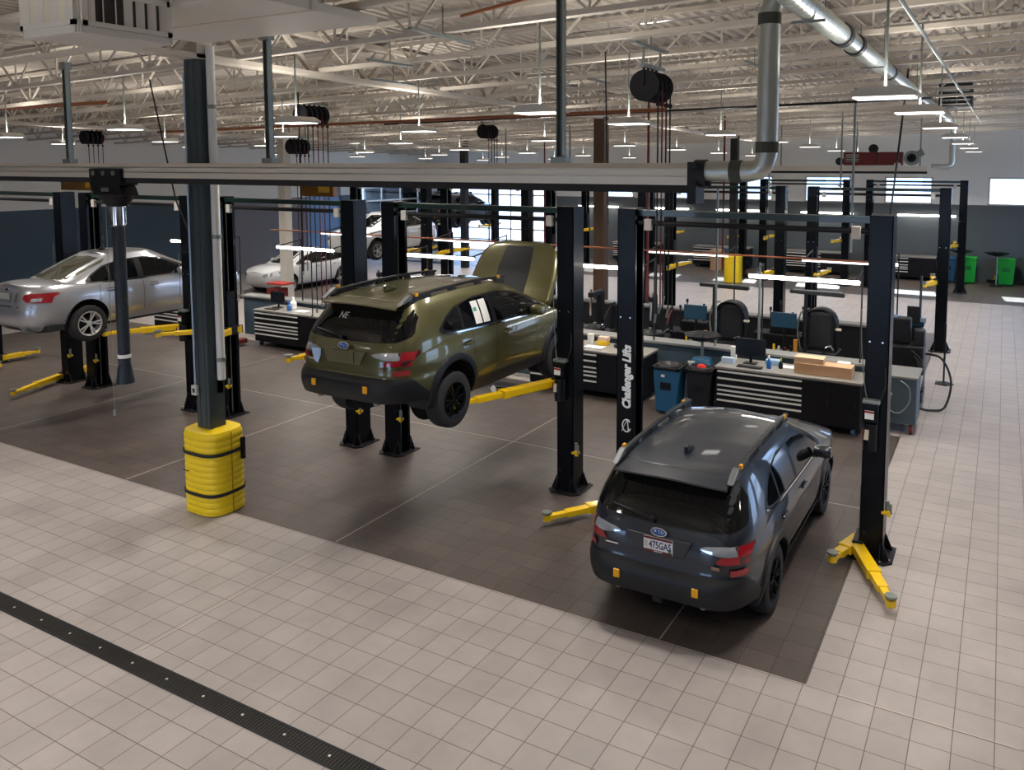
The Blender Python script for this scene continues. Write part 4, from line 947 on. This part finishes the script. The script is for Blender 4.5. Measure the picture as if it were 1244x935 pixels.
# ------------------------------------------------------------------ things on and around the benches
BT = .963
def monitor(label, loc, w=.57, h=.33, rz=0, body=None, stand=True):
    t = thing('monitor', label, 'monitor', loc, rz)
    MB().box((0, 0, .14+h/2), (w, .03, h)).build('case', body or M_BLACK_SAT, t, bevel=.006); MB().box((0, -.017, .14+h/2), (w-.03, .004, h-.03)).build('screen', M_SCREEN if not body else body, t)
    m = MB(); m.box((0, .03, .12), (.05, .03, .26)); m.box((0, .0, .008), (.24, .18, .015)); m.build('stand', M_BLACK_SAT, t, bevel=.004); return t
def box_t(name, label, cat, c, d, mt, rz=0, tape=None):
    t = thing(name, label, cat, c, rz); MB().box((0, 0, d[2]/2), d).build('body', mt, t, bevel=.004)
    if tape: MB().box((0, 0, d[2]+.0008), (d[0]*.98, .05, .001)).build('tape', tape, t)
    return t
def bottle(label, loc, body, cap, r=.045, h=.2):
    t = thing('spray_bottle', label, 'bottle', loc)
    MB().lathe([(r*.9, 0), (r, .01), (r, h*.6), (r*.4, h*.82), (r*.35, h*.9)], n=14).build('bottle', body, t, smooth=True)
    m = MB(); m.cyl((0, 0, h*.9), (0, 0, h*1.05), r*.4, 10); m.box((0, -.02, h*1.12), (.02, .08, .03)); m.bar((0, -.035, h*1.1), (0, -.03, h*.95), .01); m.build('trigger', cap, t); return t
monitor('black computer monitor on the workbench behind the dark blue wagon', (-2.62, 7.66, BT))
monitor('black computer monitor on the workbench left of the olive wagon', (-15.0, 7.6, BT), .50, .28)
tag(MB().box((0, 0, .01), (.46, .15, .02)).build('keyboard', M_DARKG, loc=(-2.55, 7.36, BT), bevel=.004), 'dark keyboard in front of the monitor behind the dark blue wagon', 'keyboard')
tag(MB().box((0, 0, .01), (.40, .14, .02)).build('keyboard', M_DARKG, loc=(-14.95, 7.36, BT), bevel=.004), 'dark keyboard in front of the monitor left of the olive wagon', 'keyboard')
box_t('cardboard_box', 'long brown cardboard box lying on the workbench behind the dark blue wagon', 'box', (-1.26, 7.52, BT), (.98, .34, .19), M_CARD, tape=mat('tape', (.62, .42, .26), .4))
box_t('cardboard_box', 'small flat cardboard box on top of the long brown box', 'box', (-1.50, 7.50, BT+.193), (.50, .26, .10), mat('cardboard_pale', (.60, .40, .25), .8), .02)
box_t('white_box', 'small white box at the back of the workbench, behind the long cardboard box', 'box', (-.98, 7.86, BT), (.22, .16, .17), M_PAPER)
box_t('tissue_box', 'pale blue tissue box left of the bench monitor behind the dark blue wagon', 'box', (-3.0, 7.52, BT), (.24, .12, .10), mat('pale_blue', (.45, .55, .7), .6))
box_t('note_holder', 'upright white leaflet holder behind the pale blue tissue box', 'holder', (-2.98, 7.80, BT), (.10, .08, .26), M_PAPER)
box_t('blue_tray', 'light blue tray right of the bench monitor behind the dark blue wagon', 'tray', (-2.22, 7.80, BT), (.26, .18, .09), mat('tray_blue', (.25, .38, .55), .5))
bottle('blue spray bottle right of the keyboard behind the dark blue wagon', (-2.22, 7.45, BT), M_BLUEL, M_PAPER)
bottle('green-topped bottle beside the blue spray bottle', (-2.03, 7.55, BT), M_BLACK_SAT, mat('lime', (.35, .55, .05), .4), .04, .15)
tag(MB().box((0, 0, .002), (.26, .20, .004)).build('paper_sheet', M_PAPER, loc=(-1.95, 7.72, BT)), 'white paper on the workbench left of the long cardboard box', 'paper')
bottle('white jug beside the monitor left of the olive wagon', (-14.50, 7.66, BT), M_PAPER, M_PAPER, .085, .28)
bottle('blue bottle in front of the white jug', (-14.42, 7.45, BT), M_BLUEL, M_BLUEL, .06, .2)
tag(MB().box((0, 0, .004), (.34, .24, .008)).build('paper_sheet', M_PAPER, loc=(-14.05, 7.52, BT)), 'white papers on the workbench left of the olive wagon', 'paper')
t = thing('pen_holder', 'dark pot of tools at the right end of the workbench left of the olive wagon', 'tool pot', (-13.25, 7.6, BT)); MB().cyl((0, 0, 0), (0, 0, .18), .09, 14).build('pot', M_BLACK_SAT, t); m = MB()
for i in range(7): m.cyl((.03*cos(i), .03*sin(i), .1), (.09*cos(i), .09*sin(i), .34), .009, 6)
m.build('tool', M_DARKG, t)
box_t('yellow_box', 'yellow and white box on the workbench between the two wagons', 'box', (-5.72, 7.75, BT), (.24, .14, .09), M_YEL); box_t('parts_carton', 'pale carton resting on the yellow box between the two wagons', 'box', (-5.70, 7.76, BT+.092), (.22, .13, .08), mat('carton', (.62, .45, .33), .8))
t = thing('cup', 'white cup on the workbench between the two wagons', 'cup', (-6.0, 7.75, BT)); MB().lathe([(.06, 0), (.075, .19), (.068, .19), (.055, .01)], n=16).build('cup', M_PAPER, t, smooth=True); MB().lathe([(.077, .185), (.077, .2), (.001, .2)], n=16).build('rim', M_CREAM, t)
tag(MB().box((0, 0, .01), (.40, .22, .02)).build('paper_stack', M_PAPER, loc=(-5.75, 7.42, BT)), 'stack of white papers on the workbench between the two wagons', 'paper')
tag(MB().lathe([(.06, 0), (.09, .02), (.09, .05), (.06, .06), (.05, .03)], n=18, closed=True).build('cable_coil', M_RUBBER, loc=(-5.35, 7.7, BT), smooth=True), 'black coil of cable right of the yellow box', 'cable')
def bin_(name, label, loc, mt, w=.50, d=.50, h=.88, lid=None, rz=0, wheels=True):
    t = thing(name, label, 'bin', loc, rz); s = .80
    m = MB(); a = [(-w/2*s, -d/2*s), (w/2*s, -d/2*s), (w/2*s, d/2*s), (-w/2*s, d/2*s)]; b = len(m.v)
    for k, z in ((s, .04), (1, h)):
        for x, y in ((-1, -1), (1, -1), (1, 1), (-1, 1)): m.v.append(Vector((x*w/2*k, y*d/2*k, z)))
    for q in ((0, 1, 5, 4), (1, 2, 6, 5), (2, 3, 7, 6), (3, 0, 4, 7), (3, 2, 1, 0)): m.f.append([b+i for i in q])
    m.build('body', mt, t, bevel=.02, solid=.012)
    r = MB(); 
    for x in (-w/2, w/2): r.box((x, 0, h), (.05, d+.05, .05))
    for y in (-d/2, d/2): r.box((0, y, h), (w+.05, .05, .05))
    r.build('rim', lid or mt, t, bevel=.008)
    MB().box((0, -d/2*.93, h*.62), (w*.42, .03, .14)).build('handle_recess', M_BLACK_SAT if mt != M_GREEN else mat('bin_green_dark', (.005, .2, .02), .5), t, bevel=.01)
    if lid: MB().lathe([(w*.46, h-.02), (w*.5, h+.03), (w*.38, h+.05), (w*.2, h+.0), (.001, h-.04)], n=10).build('liner', M_BLACK_SAT, t)
    else: MB().box((0, 0, h+.02), (w*.98, d*.98, .03)).build('lid', mt, t, bevel=.01)
    MB().cyl((-w*.36, d*.36, .05), (w*.36, d*.36, .05), .05, 12).build('wheel', M_RUBBER, t); return t
bin_('trash_bin', 'blue square bin with a black liner left of the workbench behind the dark blue wagon', (-3.98, 7.05, .004), M_BLUEBIN, lid=M_BLACK_SAT); MB().box((-.05, -.245, .74), (.07, .004, .05)).build('label_plate', M_PAPER, bpy.data.objects['trash_bin'])
bin_('trash_bin', 'black bin holding a red rag beside the blue square bin', (-3.42, 7.22, .004), M_DARKG, .46, .46, .86, lid=M_BLACK_SAT)
tag(MB().lathe([(.001, 0), (.09, .01), (.07, .05), (.001, .07)], n=9).build('rag', mat('rag_red', (.6, .02, .015), .8), loc=(-3.40, 7.16, .90)), 'red rag lying on the black bin', 'rag')
bin_('wheeled_bin', 'bright green bin by the back wall, left of the other green bin', (.30, 28.5, .004), M_GREEN, .62, .62, 1.0)
bin_('wheeled_bin', 'bright green bin by the back wall, nearer the right edge', (1.62, 28.5, .004), M_GREEN, .62, .62, 1.0)
bin_('wheeled_bin', 'dark blue bin at the back wall left of the green bins', (-.42, 28.5, .004), M_BLUEBIN, .6, .6, .95)
bin_('wheeled_bin', 'dark blue bin cut by the right edge beside the green bin', (2.55, 28.6, .004), M_BLUEBIN, .6, .6, 1.05)
bin_('wheeled_bin', 'blue bin at the back wall beside a brown carton, beyond the island', (-8.9, 27.6, .004), M_BLUEBIN, .6, .6, .95)
box_t('carton', 'brown carton standing beside the far blue bin beyond the island', 'box', (-9.6, 27.6, .004), (.5, .5, .9), M_CARD)
bin_('trash_bin', 'small blue bin on the floor beneath the raised olive wagon', (-8.2, 7.0, .004), mat('bin_bright_blue', (.01, .12, .32), .45), .45, .45, .5, lid=M_BLACK_SAT)
def oil_drain(label, loc, tank=True, hz=1.34, r=.38):
    t = thing('oil_drain', label, 'oil drain', loc)
    if tank:
        MB().lathe([(.20, .08), (.23, .12), (.23, .82), (.18, .92), (.001, .93)], n=22).build('tank', M_BLUEBIN, t, smooth=True); MB().box((-.15, -.19, .80), (.13, .05, .16)).build('label_plate', M_PAPER, t)
        MB().box((.16, -.18, .78), (.11, .05, .14)).build('gauge', mat('tray_blue', (.25, .38, .55), .5), t); MB().cyl((-.2, 0, .06), (.2, 0, .06), .055, 12).build('wheel', M_RUBBER, t)
    MB().cyl((0, 0, .05 if not tank else .9), (0, 0, hz-.08), .028, 12).build('pole', M_STEEL, t)
    if not tank: MB().box((0, 0, .03), (.4, .4, .05)).build('base', M_BLACK_SAT, t, bevel=.01)
    MB().lathe([(.04, hz-.10), (r*.6, hz-.05), (r, hz+.03), (r*1.02, hz+.05), (r*.94, hz+.045), (r*.55, hz-.02), (.001, hz-.05)], n=6).build('tray', M_BLACK_SAT, t)
    MB().cyl((0, 0, hz-.04), (0, 0, hz+.09), .02, 8).build('strainer', M_CHROME, t); return t
oil_drain('blue waste oil drain with wide black tray, in front of the island wall', (-3.60, 7.78, .004))
oil_drain('black oil tray on a pole beside the left green bin', (.08, 27.7, .004), False, 1.30, .42); oil_drain('black oil tray on a pole beside the right green bin', (1.30, 27.9, .004), False, 1.25, .42)
t = thing('broom', 'yellow-handled broom leaning by the right green bin', 'broom', (1.2, 28.9, .004)); MB().bar((0, 0, .1), (.35, .05, 1.0), .035).build('handle', M_YEL, t); MB().box((-.03, 0, .07), (.4, .1, .12)).build('head', M_BLACK_SAT, t)
# work light bars on T-shaped posts, hooded machines and their monitors on the island
def tbar(label, loc):
    t = thing('light_bar', label, 'light bar', loc)
    MB().bar((-.30, 0, 2.2), (.72, 0, 2.18), .12, .07).build('bar', M_DARKG, t, bevel=.015); m = MB(); m.cyl((0, 0, .02), (0, 0, 2.18), .032, 10); m.build('pole', M_BLACK_SAT, t)
    MB().box((0, 0, .02), (.5, .3, .03)).build('base', M_BLACK_SAT, t, bevel=.005); MB().box((.21, 0, 2.235), (.9, .10, .01)).build('reflector', M_STEEL, t)  # pale steel strip on top stands in for reflected window light
tbar('black T-shaped light bar on a pole above the left hooded machine', (-3.72, 8.84, .004)); tbar('black T-shaped light bar on a pole above the right hooded machine', (-1.88, 8.84, .004))
def hooded(label, loc):
    t = thing('wheel_balancer', label, 'machine', loc)
    MB().box((0, 0, .5), (.78, .5, 1.0)).build('cabinet', M_BLACK_SAT, t, bevel=.04)
    m = MB(); rows = []
    for i in range(13):
        a = pi*i/12; rows.append([(-.33*cos(a)*(1), -.18, 1.35+.48*sin(a)**.6 if 0 < i < 12 else 1.0), (-.33*cos(a), .16, 1.35+.48*sin(a)**.6 if 0 < i < 12 else 1.0)])
    m.grid(rows); m.build('hood', M_BLACK_SAT, t, smooth=True, solid=.02)
    MB().box((.02, -.02, 1.38), (.56, .20, .80)).build('back_panel', M_DARKG, t, bevel=.08)
    MB().hose([(-.36, -.15, 1.0), (-.42, -.15, 1.4), (-.36, -.15, 1.72), (-.2, -.15, 1.82)], .018).build('guard_rail', M_STEEL, t); MB().box((.36, -.15, 1.45), (.12, .06, .04)).build('knob', M_CREAM, t)
    MB().tube([(.1, -.3, 1.0), (.16, -.32, 1.1), (.25, -.3, 1.14), (.3, -.25, 1.05)], .022).build('clamp_arm', M_CHROME, t)
hooded('black wheel machine with rounded hood on the island, left one of the pair', (-3.50, 9.35, .004)); hooded('black wheel machine with rounded hood on the island, right one of the pair', (-1.68, 9.35, .004))
def mpost(label, loc):
    t = thing('monitor', label, 'monitor', loc); MB().box((0, 0, 1.55), (.50, .05, .30)).build('case', M_BLUESCR, t, bevel=.008); MB().cyl((0, .05, .02), (0, .05, 1.5), .03, 10).build('pole', M_BLACK_SAT, t)
    MB().box((0, .1, .45), (.55, .45, .88)).build('cabinet', M_BLACK_SAT, t, bevel=.02)
    for x, mt in ((-.18, M_YEL), (-.08, M_CREAM), (.05, M_REDP), (.16, M_BLACK_SAT)): MB().cyl((x, -.05, .89), (x, -.05, 1.0+.3*abs(x)), .022, 8).build('tool', mt, t)
    MB().cyl((.24, -.02, .89), (.24, -.02, 1.18), .04, 10).build('canister', mat('amber_bottle', (.5, .22, .03), .3), t)
mpost('dark blue monitor on a stand beside the left hooded machine', (-4.22, 9.15, .004)); mpost('dark blue monitor on a stand beside the right hooded machine', (-2.36, 9.15, .004))
def changer(label, loc, rz=0):
    t = thing('tyre_changer', label, 'machine', loc, rz)
    MB().box((0, 0, .45), (.9, .8, .88)).build('cabinet', M_BLACK_SAT, t, bevel=.05); MB().cyl((0, -.05, .89), (0, -.05, .98), .33, 24).build('turntable', M_DARKG, t)
    m = MB()
    for a in range(4): m.box((.22*cos(a*pi/2), -.05+.22*sin(a*pi/2), 1.0), (.1, .06, .06), rz=a*pi/2)
    m.build('clamp', M_STEEL, t)
    MB().box((.05, .36, 1.2), (.16, .16, 1.1)).build('column', M_BLACK_SAT, t, bevel=.02); MB().box((.05, .12, 1.72), (.12, .62, .12)).build('swing_arm', M_BLACK_SAT, t, bevel=.02)
    MB().cyl((.05, -.15, 1.25), (.05, -.15, 1.85), .03, 12).build('tool_shaft', M_CHROME, t); MB().box((.48, .1, 1.25), (.06, .25, .6)).build('helper_arm', M_BLACK_SAT, t, bevel=.02)
    MB().hose([(.4, .3, .9), (.55, .2, 1.3), (.5, .0, 1.5), (.4, -.2, 1.2)], .014).build('hose', M_REDP if rz else M_RUBBER, t)
    m = MB(); m.bar((.3, -.2, .98), (.45, -.35, 1.12), .05, .03); m.bar((.45, -.35, 1.12), (.6, -.3, 1.06), .05, .03); m.build('mount_head', M_CHROME, t)
changer('black tyre changer on the island seen between the two middle lift columns', (-6.75, 9.3, .004)); changer('black tyre changer with red hose just right of the lettered lift column', (-5.35, 9.35, .004), R(15))
changer('black tyre changer on the island left of the raised olive wagon', (-13.2, 9.6, .004), R(-20))
def rack(label, loc, n=7):
    t = thing('tool_rack', label, 'rack', loc); MB().box((0, 0, .45), (1.1, .5, .88)).build('base', M_BLACK_SAT, t, bevel=.03)
    for i in range(n):
        x = -.5+1.0*i/(n-1); h = 1.25+.35*((i*37) % 5)/4; MB().cyl((x, .1*(i % 2), .89), (x, .1*(i % 2), h), .014, 8).cyl((x, .1*(i % 2), h-.08), (x, .1*(i % 2), h), .03, 8).build('rod', M_DARKG, t)
    MB().box((.1, 0, 1.0), (.6, .3, .22)).build('tray', M_BLACK_SAT, t, bevel=.02); return t
rack('dark rack of upright tools on the island behind the right middle lift column', (-7.9, 9.7, .004)); rack('dark rack of upright tools on the island, left of the two tyre changers', (-9.6, 9.7, .004), 5)
rack('dark rack of upright tools between the lettered column and the left blue monitor', (-4.75, 10.4, .004), 6); rack('dark rack of upright tools behind the right hooded machine', (-2.9, 11.15, .004), 5)
# grey-blue cabinet closing the island, the machine cluster behind it
t = thing('parts_washer', 'blue-grey cabinet at the island end behind the right lift column', 'cabinet', (-.14, 8.15, .004))
MB().box((0, 0, .58), (.76, .78, .80)).build('body', M_GREYP, t, bevel=.01); MB().box((0, 0, 1.0), (.80, .82, .04)).build('top', mat('ledge_grey', (.20, .20, .195), .5), t, bevel=.006)
MB().box((-.22, -.41, .82), (.13, .03, .17)).build('control_panel', mat('tray_blue', (.25, .38, .55), .5), t, bevel=.005)
for x in (-.3, .3):
    for y in (-.3, .3): MB().cyl((x-.03, y, .09), (x+.03, y, .09), .09, 14).build('wheel', M_REDP, t)
MB().hose([(-.1, -.42, .55), (0, -.45, .40), (.15, -.5, .42), (.28, -.5, .62), (.26, -.46, .85), (.12, -.42, .95)], .010).build('hose', M_STEEL, t)
MB().bar((-.1, -.43, .45), (-.02, -.44, .72), .04).build('spray_gun', M_ALU, t)
t = thing('service_cart', 'black fluid service machine hung with hoses behind the blue-grey cabinet', 'machine', (-.12, 9.9, .004))
MB().box((0, 0, .62), (.62, .62, 1.1)).build('cabinet', M_BLACK_SAT, t, bevel=.03); MB().box((-.12, .05, 1.42), (.34, .3, .5)).build('console', M_BLACK_SAT, t, bevel=.03); MB().box((.2, .1, 1.3), (.2, .3, .3)).build('pump', M_DARKG, t, bevel=.03)
MB().box((-.28, .0, 1.62), (.16, .02, .2)).build('chart', mat('tray_blue', (.25, .38, .55), .5), t)
for k in range(3): MB().hose([(.1+.05*k, -.33, 1.1-.1*k), (.28, -.42, .95-.1*k), (.30, -.42, .65), (.1, -.42, .5+.05*k), (-.1, -.36, .8)], .016).build('hose', M_RUBBER, t)
MB().lathe([(.10, .42), (.135, .66), (.145, .67), (.125, .66), (.09, .44), (.001, .44)], (.20, -.52, 0), 'Z', 18).build('bucket', M_CREAM, t, smooth=True)
MB().box((.20, -.4, .38), (.3, .3, .03)).build('shelf', M_BLACK_SAT, t)
MB().hose([(.33, .0, 1.0), (.62, -.1, .95), (.80, -.2, .55), (.72, -.4, .1), (.5, -.5, .03), (.3, -.55, .05)], .022).build('drain_hose', M_RUBBER, t)
for x in (-.25, .25): MB().cyl((x-.03, 0, .06), (x+.03, 0, .06), .06, 12).build('wheel', M_RUBBER, t)
t = thing('service_cart', 'second black machine with blue top behind the hose-hung machine', 'machine', (-.35, 11.0, .004)); MB().box((0, 0, .7), (.8, .6, 1.3)).build('cabinet', M_BLACK_SAT, t, bevel=.03); MB().box((.1, -.05, 1.42), (.7, .5, .1)).build('top', M_BLUESCR, t, bevel=.01); MB().box((.25, -.28, 1.6), (.25, .06, .35)).build('console', M_DARKG, t)
for x in (-.3, .3): MB().cyl((x-.03, 0, .06), (x+.03, 0, .06), .06, 12).build('wheel', M_RUBBER, t)
t = thing('stand', 'thin black stand with a small round foot in the open aisle', 'stand', (.45, 11.7, .004)); MB().cyl((0, 0, .02), (0, 0, 1.3), .02, 8).build('pole', M_BLACK_SAT, t); MB().lathe([(.2, 0), (.2, .015), (.03, .05)], n=5).build('foot', M_BLACK_SAT, t)
for x, y, h, lab in ((-.51, 7.68, 2.9, 'grey-green pole rising by the blue-grey cabinet'), (-.35, 8.9, 2.6, 'dark pole behind the blue-grey cabinet'), (-.05, 11.6, 2.3, 'dark pole beyond the black service machines')):
    tag(MB().cyl((0, 0, 0), (0, 0, h), .026, 10).build('pole', M_COLBLUE, loc=(x, y, .004)), lab, 'pole')
# creeper, jack and bits on the floor
t = thing('creeper', 'black low creeper with white wheels on the floor under the olive wagon', 'creeper', (-7.35, 6.7, .004)); MB().box((0, 0, .12), (.7, .35, .05)).build('deck', M_BLACK_SAT, t, bevel=.015)
for x in (-.27, .27):
    for y in (-.16, .16): MB().cyl((x, y-.02, .07), (x, y+.02, .07), .07, 14).build('wheel', M_PAPER, t)
t = thing('floor_jack', 'red hydraulic floor jack beside the workbench left of the olive wagon', 'jack', (-15.75, 6.9, .004)); MB().box((0, 0, .12), (.22, .5, .12)).build('body', M_REDP, t, bevel=.02); MB().bar((0, -.2, .15), (.0, -.45, .7), .03).build('handle', M_CHROME, t)
for x in (-.12, .12): MB().cyl((x-.02, -.15, .06), (x+.02, -.15, .06), .06, 12).build('wheel', M_BLUEBIN, t)
t = thing('tool_cart', 'red tool cart behind the monitor left of the olive wagon', 'tool cart', (-18.0, 10.3, .004)); MB().box((0, 0, .5), (.5, .4, .8)).build('body', M_REDP, t, bevel=.02); MB().box((.15, 0, 1.05), (.75, .45, .05)).build('tray', mat('tray_red', (.35, .02, .015), .6), t, bevel=.01)
for x in (-.25, .25): MB().cyl((x-.03, 0, .05), (x+.03, 0, .05), .05, 12).build('wheel', M_RUBBER, t)
for x, w_, lab in ((-16.1, 1.7, 'amber translucent box above the silver sedan, left of the hose trolley'), (-9.2, .75, 'amber box above the lift right of the column guard')):
    t = thing('amber_box', lab, 'box', (x, 3.4, 4.12)); MB().box((0, 0, .12), (w_, .12, .26)).build('panel', mat('amber', (.16, .07, .008), .35), t, bevel=.01); MB().box((w_*.22, -.065, .14), (w_*.35, .01, .16)).build('insert', mat('amber_bright', (.5, .30, .02), .4), t)

# ------------------------------------------------------------------ outside, daylight, exposure
struct('ground', MB().grid([[(-150, -150, -.3), (150, -150, -.3)], [(-150, 200, -.3), (150, 200, -.3)]]), mat('pale_concrete', (.50, .50, .50), .8, var=.1, bscale=.3))
for i, (x0, x1, y, h) in enumerate(((-60, -25, 120, 6), (-10, 25, 135, 5), (35, 90, 130, 7))):
    t = thing('building', ('long pale building outside, far behind the overhead door', 'low pale building outside, behind the back windows', 'pale building outside, beyond the right-hand window')[i], 'building', (0, 0, -.3))
    MB().bb((x0, y, 0), (x1, y+15, h)).build('wall', M_WALLW, t); MB().bb((x0-.3, y-.3, h), (x1+.3, y+15.3, h+.5)).build('roof', M_GREYP, t)
sun = bpy.data.lights.new('sun', 'SUN'); sun.energy = 7; sun.angle = R(.6); sun.color = (1, .96, .90)
so = bpy.data.objects.new('sun', sun); COL.objects.link(so); so.rotation_euler = Vector((.17, -1.22, -1)).to_track_quat('-Z', 'Y').to_euler(); so.location = (0, 40, 30)
w = bpy.data.worlds.new('sky'); S.world = w; w.use_nodes = True; nt = w.node_tree; bg = nt.nodes['Background']
bg.inputs[0].default_value = (.42, .62, 1, 1); bg.inputs[1].default_value = 5.0
S.view_settings.view_transform = 'Standard'; S.view_settings.look = 'None'; S.view_settings.exposure = 0.26; S.view_settings.gamma = 1; S.view_settings.use_curve_mapping = False
S.cycles.max_bounces = 7; S.cycles.diffuse_bounces = 4; S.cycles.glossy_bounces = 3; S.cycles.transparent_max_bounces = 8; S.cycles.sample_clamp_indirect = 6; S.cycles.use_denoising = True
